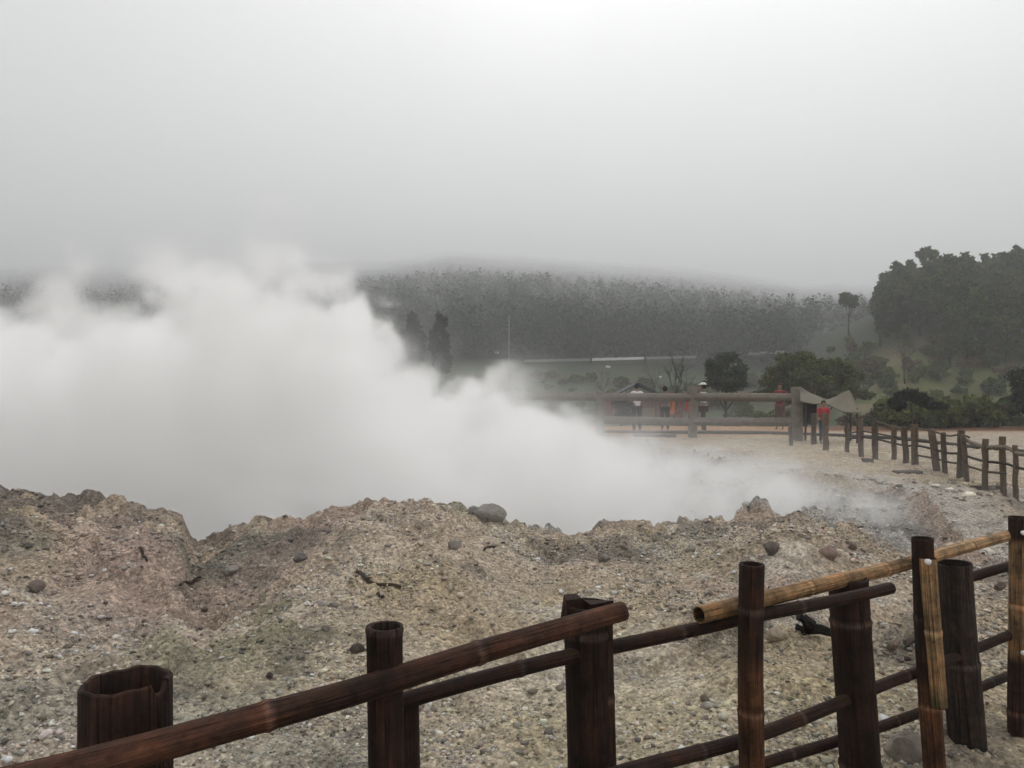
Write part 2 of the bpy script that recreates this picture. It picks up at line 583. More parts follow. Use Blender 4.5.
def scatter_gravel():
    n = 120000
    # candidates in the wedge that can be seen, denser near the viewer
    r = 1.3 * (10.5 / 1.3) ** (RNG.random(n) ** .62)
    a = np.radians(RNG.uniform(-41, 41, n))
    X, Y = r * np.sin(a), r * np.cos(a)
    patch = fbm(X, Y, .9, 3, 400)
    keep = RNG.random(n) < np.clip(.55 + 1.3 * patch, .12, 1)
    X, Y = X[keep], Y[keep]
    keep = ~inside_poly(X, Y, PIT)
    X, Y = X[keep], Y[keep]
    n = len(X)
    R = np.hypot(X, Y)
    size = .0050 * np.exp(RNG.normal(0, .5, n)) * (.75 + .11 * R)
    size = np.clip(size, .0032, .026)
    Z = terrain(X, Y)
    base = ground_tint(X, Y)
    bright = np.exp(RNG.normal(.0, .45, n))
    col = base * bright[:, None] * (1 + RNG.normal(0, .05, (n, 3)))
    grey = col.mean(1, keepdims=True)
    col = np.clip(col + (grey - col) * RNG.uniform(0, .7, (n, 1)), .03, .62)
    Rm = rot_rand(n)
    VV, FF, TT = [], [], []
    off = 0
    for sub, sel in ((1, size < .016), (2, size >= .016)):
        k = np.where(sel)[0]
        if sub == 1:
            protos = [ICO[1][0] * (1 + .3 * np.random.default_rng(i).normal(size=(12, 1))) for i in range(8)]
        else:
            protos = [rock_verts(2, i, .5)[0] for i in range(8)]
        f = ICO[sub][1]
        for i, pv in enumerate(protos):
            kk = k[i::8]
            sc = RNG.uniform(.6, 1.2, (len(kk), 1, 3)) * size[kk][:, None, None]
            v = np.einsum('nij,vj->nvi', Rm[kk], pv) * sc * np.array([1.25, 1.25, .8])
            v = v + np.stack([X[kk], Y[kk], Z[kk] + size[kk] * .18], 1)[:, None, :]
            m = pv.shape[0]
            VV.append(v.reshape(-1, 3))
            FF.append((f[None] + (off + np.arange(len(kk)) * m)[:, None, None]).reshape(-1, 3))
            TT.append(np.repeat(col[kk], m, 0))
            off += len(kk) * m
    o = link('gravel', new_mesh('gravel', np.concatenate(VV), np.concatenate(FF), M_STONE, tint=np.concatenate(TT), smooth=False))
    tag(o, 'loose pale gravel scattered over the crater edge', 'gravel', kind='stuff')


scatter_gravel()


def rock(px, py, d, w, h, label, col, name='rock', cat='rock', group=None, seed=None, sub=4, dep=None, z=None):
    col = np.array(col) * 1.2
    """a stone whose middle shows at (px, py)"""
    x, y = (px - CX) / F * d, d
    seed = seed or int(px * 7 + py)
    v, f = rock_verts(sub, seed, .32)
    lo, hi = v.min(0), v.max(0)
    v = (v - (lo + hi) / 2) / (hi - lo)
    v = v * np.array([w, dep or (w * .8), h * 1.25])
    zc = H(x, y) if z is None else z
    o = link(name, new_mesh(name, v, f, M_STONE, tint=np.tile(np.array(col), (len(v), 1)), smooth=True), loc=(x, y, zc + h * .22))
    return tag(o, label, cat, group)


def on_ground(px, py):
    """distance at which the view through (px, py) meets the terrain"""
    d = np.concatenate([np.linspace(1.6, 12, 900), np.geomspace(12, 300, 600)])
    x = (px - CX) / F * d
    z = terrain(x, d)
    ray = EYE - (py - CY) / F * d
    hit = np.where(ray <= z)[0]
    return float(d[hit[0]]) if len(hit) else None


def gd(px, py, fallback):
    r = on_ground(px, py)
    return fallback if r is None or abs(r - fallback) > fallback * .5 else r


GR = 'loose rocks on the crater edge'
rock(490, 519, 8.1, .36, .23, 'rounded grey boulder sitting on the crater rim skyline', (.20, .188, .168), 'boulder', 'boulder', seed=5)
rock(474, 519, 8.1, .13, .13, 'small upright grey stone touching the rounded boulder on the rim', (.17, .16, .15), 'rock', 'rock', GR, seed=9)
rock(421, 503, 7.9, .07, .07, 'tiny pointed stone on top of the central mound crest', (.16, .15, .135), 'rock', 'rock', GR, seed=19)
d_ = gd(772, 553, 6.3)
rock(772, 553, d_, .145, .12, 'dark round cobble lying on the pale right mound', (.105, .09, .078), 'rock', 'rock', GR, seed=12)
d_ = gd(776, 640, 4.1)
rock(776, 643, d_, .15, .10, 'flat tan block behind the tall dark post', (.27, .225, .17), 'rock', 'rock', GR, seed=31)
d_ = gd(357, 652, 3.9)
rock(357, 652, d_, .09, .055, 'dark brown stone left of the capped bamboo post', (.065, .05, .042), 'rock', 'rock', GR, seed=41)
d_ = gd(270, 678, 3.5)
rock(270, 678, d_, .045, .04, 'small dark nugget above the long bamboo rail', (.06, .05, .045), 'rock', 'rock', GR, seed=47)
d_ = gd(893, 647, 4.2)
rock(893, 648, d_, .085, .06, 'brown stone between the leaning post and the yellow bamboo post', (.15, .11, .085), 'rock', 'rock', GR, seed=53)
d_ = gd(1001, 590, 5.0)
rock(1000, 600, d_, .10, .09, 'dark brown lump under the short upper rail at right', (.10, .08, .065), 'rock', 'rock', GR, seed=59)
d_ = gd(708, 530, 8.0)
rock(705, 528, 8.3, .16, .08, 'dark flat stone on the rim right of the second crest', (.11, .10, .09), 'rock', 'rock', GR, seed=61)
for i, (px, py, w, col, lab) in enumerate([
    (35, 588, .13, (.17, .14, .12), 'low brown stone on the left slope below the dark mound'),
    (92, 574, .12, (.26, .21, .18), 'pinkish stone half sunk in the left slope'),
    (232, 574, .13, (.20, .185, .16), 'grey slab below the notch in the rim'),
    (300, 560, .11, (.12, .11, .10), 'dark stone right of the notch in the rim'),
    (455, 548, .12, (.19, .17, .15), 'grey stone below the rounded boulder'),
    (604, 560, .12, (.16, .145, .125), 'grey brown stone above the rail end'),
    (690, 552, .11, (.22, .20, .17), 'pale grey stone in front of the right crest'),
    (828, 556, .16, (.20, .145, .12), 'reddish stone on the right mound flank'),
    (850, 548, .12, (.13, .10, .085), 'dark reddish stone on the right mound flank'),
    (868, 628, .07, (.20, .18, .15), 'small pale stone right of the charred wood'),
    (940, 640, .09, (.22, .19, .15), 'tan stone seen left of the broad dark post'),
    (560, 690, .055, (.16, .14, .11), 'small grey stone left of the broad split post'),
    (705, 700, .05, (.12, .10, .08), 'small dark stone on the yellow gravel'),
    (205, 610, .06, (.12, .105, .09), 'small dark stone under the dark branch')]):
    d_ = gd(px, py, 6 if py < 600 else 4)
    rock(px, py, d_, w, w * .6, lab, col, 'rock', 'rock', GR, seed=70 + i * 3, sub=3)

d_ = gd(905, 760, 3.3)
o = rock(908, 752, d_, .17, .14, 'square grey block at the foot of the yellow bamboo post', (.20, .175, .15), 'stone_block', 'stone block', seed=101)

def scatter_rubble():
    rg = np.random.default_rng(99)
    n = 16000
    Y = rg.uniform(8.6, 24, n); X = rg.uniform(-1, 11, n)
    inn = inside_poly(X, Y, PIT)
    sf = np.where(inn, 1, -1) * dist_poly(X, Y, FAR)
    k = (sf > -2.2 + 1.2 * rg.normal(size=n) * .5) & (rg.random(n) < np.clip(.35 + 1.6 * fbm(X, Y, .6, 3, 500), .08, 1)) & ((sf > 0) | (Y < 14))
    X, Y = X[k], Y[k]; n = len(X)
    Z = terrain(X, Y)
    size = np.clip(.024 * np.exp(rg.normal(0, .5, n)), .01, .10)
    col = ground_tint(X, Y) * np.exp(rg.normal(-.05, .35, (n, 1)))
    Rm = rot_rand(n, rg)
    VV, FF, TT, off = [], [], [], 0
    for i in range(8):
        pv, f = rock_verts(2, 40 + i, .5)
        kk = np.arange(n)[i::8]
        v = np.einsum('nij,vj->nvi', Rm[kk], pv) * (rg.uniform(.6, 1.2, (len(kk), 1, 3)) * size[kk][:, None, None]) * np.array([1.3, 1.3, .75])
        v = v + np.stack([X[kk], Y[kk], Z[kk] + size[kk] * .15], 1)[:, None, :]
        m = len(pv)
        VV.append(v.reshape(-1, 3)); FF.append((f[None] + (off + np.arange(len(kk)) * m)[:, None, None]).reshape(-1, 3)); TT.append(np.repeat(col[kk], m, 0)); off += len(kk) * m
    o = link('rubble', new_mesh('rubble', np.concatenate(VV), np.concatenate(FF), M_STONE, tint=np.concatenate(TT), smooth=False))
    tag(o, 'grey rubble on the far bank of the steaming pit', 'rubble', kind='stuff')


scatter_rubble()

# dead wood on the slope
def stick(name, pts, r, label, cat, col=(.05, .038, .03), twigs=()):
    r = r * .68
    m = MB()
    p = np.array([P(a, b, 1) for a, b in pts])
    pp = []
    for a, b in pts:
        d = gd(a, b, 5.2)
        x = (a - CX) / F * d
        pp.append((x, d, H(x, d) + r * .9))
    pp = np.array(pp)
    t = np.linspace(0, 1, 14)
    tt = np.linspace(0, 1, len(pp))
    q = np.stack([np.interp(t, tt, pp[:, k]) for k in range(3)], 1)
    q[1:-1] = (q[:-2] + q[1:-1] * 2 + q[2:]) / 4
    q[:, 2] += .012 * np.sin(t * 9)
    m.tube(q, r * (1 - .5 * np.abs(t - .4)), 8, col, wob=lambda i, a: 1 + .2 * np.sin(a * 3 + i))
    for k, (dx, dy, dz) in twigs:
        b0 = q[k]
        m.tube([b0, b0 + np.array([dx, dy, dz]) * .5, b0 + np.array([dx, dy, dz])], [r * .6, r * .45, r * .2], 6, col)
    base = q[0].copy()
    o = m.build(name, M_WOOD)
    # move origin to the stick's base
    o.data.transform(Matrix.Translation(Vector(-base)))
    o.location = base
    return tag(o, label, cat)


stick('dead_branch', [(357, 573), (366, 582), (380, 588), (401, 590)], .022, 'dark curved dead branch in the middle of the slope', 'branch', twigs=[(4, (.06, -.05, .02))])
stick('dead_branch', [(180, 588), (190, 583), (201, 580)], .02, 'short dark branch on the slope below the rim notch', 'branch', twigs=[(7, (.1, .02, .03))])
stick('dead_branch', [(484, 551), (494, 548), (505, 545)], .016, 'thin dark stick on the slope below the rounded boulder', 'branch')
stick('dead_branch', [(140, 550), (143, 556), (147, 563)], .018, 'upright stub of dark root on the left slope', 'branch')
stick('dead_branch', [(377, 596), (384, 600)], .014, 'short dark twig below the curved branch', 'branch')
stick('log', [(932, 497), (945, 505), (957, 512)], .06, 'dark log lying at the right end of the steaming pit', 'log', (.06, .05, .042), twigs=[(5, (.2, .1, .06))])
stick('log', [(905, 503), (925, 505), (938, 508)], .04, 'thin grey brown pole at the edge of the steaming pit', 'log', (.09, .07, .06))


def charred():
    d = gd(812, 636, 4.2)
    c = np.array([(812 - CX) / F * d, d, 0]); c[2] = H(c[0], c[1])
    m = MB()
    for (x0, z0, x1, z1, r) in [(-.09, .13, -.03, .05, .028), (-.05, .11, .02, .04, .03), (-.06, .03, .13, .02, .026), (-.02, .06, .12, .035, .02), (-.10, .06, -.05, .01, .02)]:
        m.tube([c + np.array([x0, RNG.uniform(-.03, .03), z0]), c + np.array([(x0 + x1) / 2 + .01, 0, (z0 + z1) / 2 + .01]), c + np.array([x1, RNG.uniform(-.03, .03), z1])],
               [r, r * 1.1, r * .7], 8, (.012, .010, .009), wob=lambda i, a: 1 + .3 * np.sin(a * 2 + i * 2))
    o = m.build('charred_wood', M_WOOD)
    o.data.transform(Matrix.Translation(Vector(-c))); o.location = c
    tag(o, 'blackened chunk of charred wood behind the leaning post', 'charred wood')


charred()

# ------------------------------------------------------------------ bamboo fence
DARK = np.array((.0225, .0122, .0088))
BROWN = np.array((.055, .027, .017))
RUST = np.array((.085, .040, .020))
YEL = np.array((.29, .190, .100))
GREY = np.array((.034, .026, .022))


def bamboo(mb, p0, p1, r0, r1, col, gap=.3, phase=.12, hollow0=False, hollow1=False, seg=22, bend=0., wall=.17, colfn=None, bump=.07, squash=0., seed=0, rough=.02):
    p0, p1 = np.asarray(p0, float), np.asarray(p1, float)
    L = np.linalg.norm(p1 - p0)
    ax = (p1 - p0) / L
    n = max(8, int(L / .011))
    s = np.linspace(0, L, n)
    side = np.cross(ax, (0, .3, 1.)); side /= np.linalg.norm(side)
    up = np.cross(side, ax)
    pts = p0 + s[:, None] * ax + (bend * np.sin(s / L * math.pi))[:, None] * up + (.004 * np.sin(s * 5 + seed))[:, None] * side
    rad = r0 + (r1 - r0) * s / L
    nodes = np.arange(phase, L, gap)
    col = np.asarray(col, float)
    T = np.tile(col, (n, 1)) if colfn is None else np.array([colfn(q / L) for q in s])
    for k in nodes:
        rad = rad * (1 + bump * np.exp(-((s - k) / .008) ** 2) + .02 * np.exp(-((s - k) / .04) ** 2) - .035 * np.exp(-((s - k - .018) / .007) ** 2))
        w = np.exp(-((s - k) / .010) ** 2)[:, None]
        T = T * (1 - w) + w * (T * 1.9 + .02)
        w = np.exp(-((s - k - .018) / .008) ** 2)[:, None] * .55
        T = T * (1 - w) + w * T * .3
    rad = list(rad); pts = list(pts); axs = [ax] * n; T = list(T)
    if hollow1:
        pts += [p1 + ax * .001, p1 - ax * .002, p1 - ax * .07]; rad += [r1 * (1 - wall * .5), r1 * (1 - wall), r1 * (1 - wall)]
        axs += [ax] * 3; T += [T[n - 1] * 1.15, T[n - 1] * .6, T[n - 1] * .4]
    if hollow0:
        q0 = T[0]
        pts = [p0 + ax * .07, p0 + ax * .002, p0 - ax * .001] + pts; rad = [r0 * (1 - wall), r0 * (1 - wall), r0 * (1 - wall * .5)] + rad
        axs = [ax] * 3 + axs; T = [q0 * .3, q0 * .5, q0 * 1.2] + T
    rg = np.random.default_rng(seed)
    ph = rg.uniform(0, 6, 4)
    wob = lambda i, a: 1 + rough * (np.sin(2 * a + ph[0] + i * .01) + .6 * np.sin(3 * a + ph[1] - i * .02)) + .008 * np.sin(7 * a + ph[2])
    mb.rings(pts, axs, rad, seg, tint=np.array(T), wob=wob)


fence = thing('bamboo_fence', (0.95, 2.6, H(.95, 2.6)), 'dark weathered bamboo fence with round posts and sloping rails along the near crater edge', 'fence')


def post(px_t, py_t, px_b, d, w_px, z_b=None, label=None, dtop=0, **kw):
    """post with its top at (px_t, py_t), leaning to pass px_b one metre lower"""
    top = P(px_t, py_t, d + dtop)
    r = w_px / 2 / F * d
    zb = H(top[0], d) - .25 if z_b is None else z_b
    bot = np.array([(px_b - CX) / F * d, d, zb])
    mb = MB()
    kw.setdefault('col', DARK)
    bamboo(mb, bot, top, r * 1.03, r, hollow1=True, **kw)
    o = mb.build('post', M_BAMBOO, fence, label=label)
    return o, top, bot, r


post(386, 626, 384, 1.92, 35, gap=.37, phase=.52, seed=1, wall=.2, label='capped dark round post in front of the long brown rail')
post(403, 700, 403, 2.12, 33, gap=.4, phase=.3, seed=2, label='short dark post hidden behind the capped post')
post(752, 564, 751, 2.46, 25, gap=.33, phase=.47, seed=3, wall=.25,
     colfn=lambda t: DARK * 1.1 + (RUST * .75 - DARK) * float(ss(.25, .45, t) * (1 - ss(.72, .8, t))), col=DARK, label='thin tall post with a rusty brown middle')
# yellow and dark post made of two split culms
A3, a3t, a3b, a3r = post(921.5, 538, 938, 3.08, 20, gap=.36, phase=.2, seed=4, col=DARK * 1.1, label='tall post, pale yellow bamboo down its upper half and rusty brown below',
                         colfn=lambda t: DARK * 1.1 + (RUST * 1.0 - DARK) * float(1 - ss(.50, .58, t)))
mb = MB()
def yel(t):
    c = YEL * .85
    g = math.exp(-(t / .12) ** 2)
    return c * (1 - .7 * g) + np.array((.03, .04, .012)) * .7 * g
ya = a3b + (a3t - a3b) * .46
bamboo(mb, ya + np.array([.010, -.034, 0]), a3t + np.array([.011, -.034, -.075]), .0325, .0315, YEL, gap=.42, phase=.30, hollow1=True, colfn=yel, seed=5)
mb.build('split_culm', M_BAMBOO, A3)
mb = MB()
hd = a3t + np.array([-.008, -.062, -.082])
mb.rings([hd + np.array([0, .03, 0]), hd, hd + np.array([0, -.006, 0]), hd + np.array([0, -.010, 0])], [(0, -1, 0)] * 4, [.004, .012, .012, .006], 10, tint=(.75, .75, .75))
mb.build('bolt', M_METAL, A3)

A4, a4t, a4b, a4r = post(1019, 517, 1019, 3.56, 19, gap=.5, phase=.35, seed=6, col=DARK * 1.3, label='post at the far right end, yellowish in its upper half',
                         colfn=lambda t: DARK * 1.4 + (YEL * .62 - DARK) * float(ss(.46, .52, t) * (1 - ss(.90, .93, t))))
for k, dz in enumerate((-.065, -.62)):
    mb = MB()
    hd = a4t + np.array([-.012, -a4r - .002, dz])
    mb.rings([hd + np.array([0, .02, 0]), hd, hd + np.array([0, -.006, 0]), hd + np.array([0, -.010, 0])], [(0, -1, 0)] * 4, [.004, .011, .011, .005], 10, tint=(.75, .75, .75))
    mb.build('bolt', M_METAL, A4)

# broad posts behind
def broad_tube():
    """big open tube with a split, uneven lip"""
    d = 1.80
    top = P(126, 679, d)
    r = 84 / 2 / F * d
    zb = -.3
    a = np.linspace(0, 2 * math.pi, 49)
    lip = .004 * np.sin(a + 2.2) + .002 * np.sin(5 * a) + .0015 * np.sin(11 * a + 1)
    gapw = 1 - np.exp(-((a - 5.9) / .13) ** 2)       # the split
    rows = []
    wall = .014
    for rr, zz, l in ((r * 1.04, zb - top[2], 0), (r * 1.02, -.30, 0), (r, -.06, .3), (r, -.008, 1), (r - wall * .4, 0, 1), (r - wall, -.004, 1), (r - wall, -.08, .5), (r - wall * 1.2, -.32, 0)):
        rw = rr * (1 + .015 * np.sin(2 * a + 1) + .008 * np.sin(5 * a))
        z = zz + lip * l - .022 * (a > 5.85) * (a < 6.2) * l
        rows.append(np.stack([top[0] + rw * np.cos(a), d + rw * np.sin(a), top[2] + z], 1))
    V = np.concatenate(rows)
    m = 49
    Fc = [(i * m + j, i * m + j + 1, (i + 1) * m + j + 1, (i + 1) * m + j) for i in range(len(rows) - 1) for j in range(48)]
    Fc.append(tuple((len(rows) - 1) * m + j for j in range(48)))
    uv = np.stack([np.tile(a / 6.283, len(rows)), np.repeat([0, .7, .95, 1.0, 1.01, 1.02, 1.1, 1.35], m)], 1)
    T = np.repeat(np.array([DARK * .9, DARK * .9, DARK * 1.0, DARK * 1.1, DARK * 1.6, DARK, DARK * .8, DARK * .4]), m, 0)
    mb = MB(); mb.add(V, Fc, uv, T)
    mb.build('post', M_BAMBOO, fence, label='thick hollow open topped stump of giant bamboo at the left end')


broad_tube()
# split post under the rail end
B1d = 2.36
B1, b1t, b1b, b1r = post(588, 604, 591, B1d, 46, gap=.6, phase=.5, seed=8, col=DARK * .8, wall=.22, label='broad split post carrying the end of the brown rail')
mb = MB()
for (dx, h0, w, ry) in ((-.052, .016, .048, .02), (.03, .004, .075, .015)):
    mb.box(b1t + np.array([dx, -.01, h0 - .03]), (w, .05, .075), rz=.2, tint=DARK * 1.2, jit=.006)
mb.build('splinter', M_BAMBOO, B1, smooth=False)
mb = MB()
q = b1t + np.array([.046, -.012, 0]); q2 = b1b + np.array([.046, -.012, 0])
bamboo(mb, q2, q + np.array([0, 0, -.03]), .036, .033, DARK * 1.1, gap=.5, phase=.4, seed=21)
mb.build('split_culm', M_BAMBOO, B1)
post(849, 578, 864, 2.92, 37, gap=.55, phase=.4, seed=9, col=DARK * .95, wall=.22, label='dark leaning post crossed by the yellow rail')
post(954, 563, 970, 3.36, 33, gap=.7, phase=.6, seed=10, col=GREY * .9, wall=.12, label='broad greyish leaning post with an open rim')


def rail(px_pts, d0, d1, r0, r1, col, label, nodes=(), h0=False, h1=False, seed=0, colfn=None, bump=.12):
    """bamboo pole through measured centre points; depth runs evenly along the fence line"""
    A = np.array([P(x, y, 1) for x, y in px_pts])
    x0, x1 = px_pts[0][0], px_pts[-1][0]
    C3 = []
    for x, y in px_pts:
        # straight in plan: solve for the depth on the line between both ends
        a, b = np.array([(x0 - CX) / F * d0, d0]), np.array([(x1 - CX) / F * d1, d1])
        k = (x - CX) / F
        t = (a[0] - k * a[1]) / ((k * (b[1] - a[1])) - (b[0] - a[0]))
        d = a[1] + t * (b[1] - a[1])
        C3.append(P(x, y, d))
    C3 = np.array(C3)
    s = np.concatenate([[0], np.cumsum(np.linalg.norm(np.diff(C3, axis=0), axis=1))])
    L = s[-1]
    n = int(L / .011)
    t = np.linspace(0, L, n)
    q = np.stack([np.interp(t, s, C3[:, k]) for k in range(3)], 1)
    w = max(3, int(.12 / .011))
    for _ in range(3):
        pad = np.concatenate([2 * q[:1] - q[1:w + 1][::-1], q, 2 * q[-1:] - q[-w - 1:-1][::-1]])
        cs = np.cumsum(np.concatenate([np.zeros((1, 3)), pad]), 0)
        m = 2 * w + 1
        q = (cs[m:] - cs[:-m]) / m
    ax = np.gradient(q, axis=0)
    ax /= np.linalg.norm(ax, axis=1)[:, None]
    rad = r0 + (r1 - r0) * t / L
    T = np.tile(np.asarray(col, float), (n, 1)) if colfn is None else np.array([colfn(k / L) for k in t])
    xs = CX + F * q[:, 0] / q[:, 1]
    for nx in nodes:
        k = np.interp(nx, xs, t)
        rad = rad * (1 + bump * np.exp(-((t - k) / .008) ** 2) + .02 * np.exp(-((t - k) / .04) ** 2) - .035 * np.exp(-((t - k - .018) / .007) ** 2))
        g = np.exp(-((t - k) / .009) ** 2)[:, None]
        T = T * (1 - g) + g * (T * 1.7 + .02)
        g = np.exp(-((t - k - .017) / .008) ** 2)[:, None] * .55
        T = T * (1 - g) + g * T * .3
    pts, axs, rr, TT = list(q), list(ax), list(rad), list(T)
    if h1:
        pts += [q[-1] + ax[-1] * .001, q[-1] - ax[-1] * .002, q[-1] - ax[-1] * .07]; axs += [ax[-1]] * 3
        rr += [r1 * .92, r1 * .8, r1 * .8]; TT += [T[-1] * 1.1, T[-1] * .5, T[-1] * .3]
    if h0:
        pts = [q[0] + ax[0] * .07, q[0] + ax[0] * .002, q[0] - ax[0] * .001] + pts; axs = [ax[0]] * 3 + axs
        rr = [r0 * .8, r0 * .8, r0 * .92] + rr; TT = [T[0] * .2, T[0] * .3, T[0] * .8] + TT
    rg = np.random.default_rng(seed)
    ph = rg.uniform(0, 6, 4)
    mb = MB()
    mb.rings(pts, axs, rr, 22, tint=np.array(TT), wob=lambda i, a: 1 + .02 * (np.sin(2 * a + ph[0] + i * .01) + .6 * np.sin(3 * a + ph[1] - i * .02)) + .008 * np.sin(7 * a + ph[2]))
    return mb.build('rail', M_BAMBOO, fence, label=label)


rail([(-40, 796), (82, 768), (262, 717), (367, 690), (401, 677), (480, 652), (623, 611)], 1.48, 2.20, .036, .0285, BROWN, 'long brown bamboo rail resting on the broad split post', (268, 478), h1=True, seed=11,
     colfn=lambda t: BROWN * (.9 + .25 * math.sin(t * 9)))
rail([(376, 709), (418, 696), (562, 657), (616, 646), (698, 629), (752, 616), (835, 601), (891, 588)], 2.06, 2.86, .023, .022, DARK * 1.25, 'thin dark rail running under the two upper rails', (520, 680, 800), h1=True, seed=12)
rail([(699, 615), (764, 599), (809, 588), (880, 571), (921, 560), (940, 554), (1014, 534)], 2.46, 3.62, .0275, .025, YEL, 'pale yellow bamboo rail at the upper right', (807, 884, 968), h0=True, seed=13,
     colfn=lambda t: YEL * np.array((1.0, .93 + .1 * t, .85 + .25 * t)) * (.85 + .25 * t))
rail([(560, 792), (640, 767), (734, 744), (771, 731), (842, 702), (876, 687), (917, 672), (940, 664), (977, 648), (1030, 627)], 2.15, 3.68, .024, .021, DARK * 1.5, 'upper of the two thin brown lower rails', (700, 800, 905), seed=14)
rail([(700, 784), (767, 762), (842, 740), (880, 727), (917, 714), (947, 702), (981, 687), (1030, 667)], 2.66, 3.84, .0215, .021, DARK * 1.4, 'lower of the two thin brown lower rails', (790, 895, 990), seed=15)
rail([(945, 586), (980, 574), (1040, 558)], 3.46, 3.86, .023, .023, DARK * 1.3, 'short dark upper rail at the right end', (), seed=16)

# ------------------------------------------------------------------ log rail fence beyond the pit
logf = thing('log_fence', (P(693, 437, 24.6)[0], 24.6, H(P(693, 437, 24.6)[0], 24.6)), 'thick grey log fence with two rails beyond the steam', 'fence')
LG = (.155, .135, .105)


def log(name, a, b, r, parent, mat, tint, seg=14, wobble=.04, label=None):
    mb = MB()
    a, b = np.array(a, float), np.array(b, float)
    t = np.linspace(0, 1, max(6, int(np.linalg.norm(b - a) / .35)))
    q = a + (b - a) * t[:, None]
    q = q + RNG.normal(0, r * .05, q.shape)
    rr = r * (1 + RNG.normal(0, .03, len(t)))
    q = np.concatenate([[q[0]], q, [q[-1]]]); rr = np.concatenate([[rr[0] * .8], rr, [rr[-1] * .8]])
    q[0] -= (b - a) / np.linalg.norm(b - a) * r * .15; q[-1] += (b - a) / np.linalg.norm(b - a) * r * .15
    ph = RNG.uniform(0, 6)
    mb.rings(q, [b - a] * len(q), rr, seg, tint=tint, wob=lambda i, an: 1 + wobble * np.sin(3 * an + ph) + wobble * .5 * np.sin(5 * an + i))
    return mb.build(name, mat, parent, label=label)


PL = [(515, 25.8), (600, 25.2), (693, 24.6), (797, 23.0)]
for px, d in PL:
    x = (px - CX) / F * d
    g = H(x, d)
    top = EYE - ((388 if px > 690 else 392) - CY) / F * d
    log('post', (x, d, g - .3), (x, d, top), .17 if px > 750 else .15, logf, M_LOG, LG)
for (pa_, da), (pb_, db) in zip(PL[:-1], PL[1:]):
    for ya, yb in ((396.5, 397.5), (417, 422)):
        y0 = ya if pa_ > 520 else ya
        log('rail', P(pa_, ya if pa_ < 600 else (ya + yb) / 2 if pa_ < 690 else yb - .5, da), P(pb_, (ya + yb) / 2 if pb_ < 690 else yb, db), .13, logf, M_LOG, np.array(LG) * .95)

# dark pipe lying along the path
mb = MB()
pp = []
for px, py in [(596, 433), (640, 433.5), (690, 434), (760, 434), (830, 436), (900, 440), (960, 446), (1060, 457)]:
    d = 1.72 * F / (py - CY)
    x = (px - CX) / F * d
    pp.append((x, d, H(x, d) + .05))
mb.tube(np.array(pp), .06, 8, (.05, .045, .04))
o = mb.build('pipe', M_PAINT)
o.data.transform(Matrix.Translation(-Vector(pp[0]))); o.location = pp[0]
tag(o, 'long dark pipe lying on the ground behind the log fence', 'pipe')

# ------------------------------------------------------------------ stick fence on the far bank
POSTS = [(791, 425, 445, 4), (814, 413, 444, 5), (826, 413, 449, 6), (847, 424, 452, 4.5), (861, 419, 454, 5), (875, 420, 457, 6), (893.5, 425, 461, 5), (906, 427, 465, 6),
         (915, 424, 467, 6.5), (937, 429, 471, 7), (945, 433, 472, 5), (960.5, 430, 476, 7), (967, 434, 478, 5), (985, 439, 485, 6), (1003.5, 436, 487, 6), (1015, 446, 490, 5),
         (1040, 444, 497, 6), (1062, 447, 504, 7)]
LEAN = {937: -6, 967: -4, 906: -2, 945: -2}
stf = thing('stick_fence', (P(906, 465, 16.2)[0], 16.2, H(P(906, 465, 16.2)[0], 16.2)), 'rustic fence of uneven dark wooden posts with thin rails along the far bank', 'fence')
tops = []
for px, yt, yb, w in POSTS:
    d = 1.70 * F / (yb - CY)
    x = (px - CX) / F * d
    ln = LEAN.get(int(px), RNG.uniform(-1, 1))
    tp = P(px + ln, yt, d)
    g = H(x, d)
    r = w / 2 / F * d
    mb = MB()
    a = np.array((x - ln * .2 / F * d, d, g - .2)); b = tp
    q = np.array([a + (b - a) * t for t in np.linspace(0, 1, 7)]) + RNG.normal(0, .006, (7, 3))
    mb.rings(q, [b - a] * 7, r * (1 + RNG.normal(0, .05, 7)), 10, tint=np.array((.085, .062, .043)) * RNG.uniform(.7, 1.3), wob=lambda i, an: 1 + .08 * np.sin(3 * an + px))
    mb.build('post', M_WOOD, stf)
    tops.append((px, d, yt, yb))


def far_rail(i0, i1, fr, r, col, off=.05, kind='rail', sag=0):
    mb = MB()
    pts = []
    for px, d, yt, yb in tops[i0:i1 + 1]:
        y = yb + (yt - yb) * fr + RNG.uniform(-.8, .8)
        q = P(px, y, d); q[1] -= off
        pts.append(q)
    pts = np.array(pts)
    s = np.concatenate([[0], np.cumsum(np.linalg.norm(np.diff(pts, axis=0), axis=1))])
    t = np.linspace(0, s[-1], len(pts) * 4)
    q = np.stack([np.interp(t, s, pts[:, k]) for k in range(3)], 1)
    q[1:-1] = (q[:-2] + q[1:-1] + q[2:]) / 3
    mb.tube(q, r, 8, col)
    mb.build(kind, M_WOOD, stf)


far_rail(3, 17, .50, .022, (.035, .028, .022))
far_rail(3, 9, .66, .018, (.05, .04, .03), .06)
far_rail(11, 17, .82, .035, (.15, .125, .095), .07)
far_rail(8, 14, .28, .02, (.06, .048, .036), .07)
far_rail(5, 12, .93, .018, (.08, .065, .05), .07)
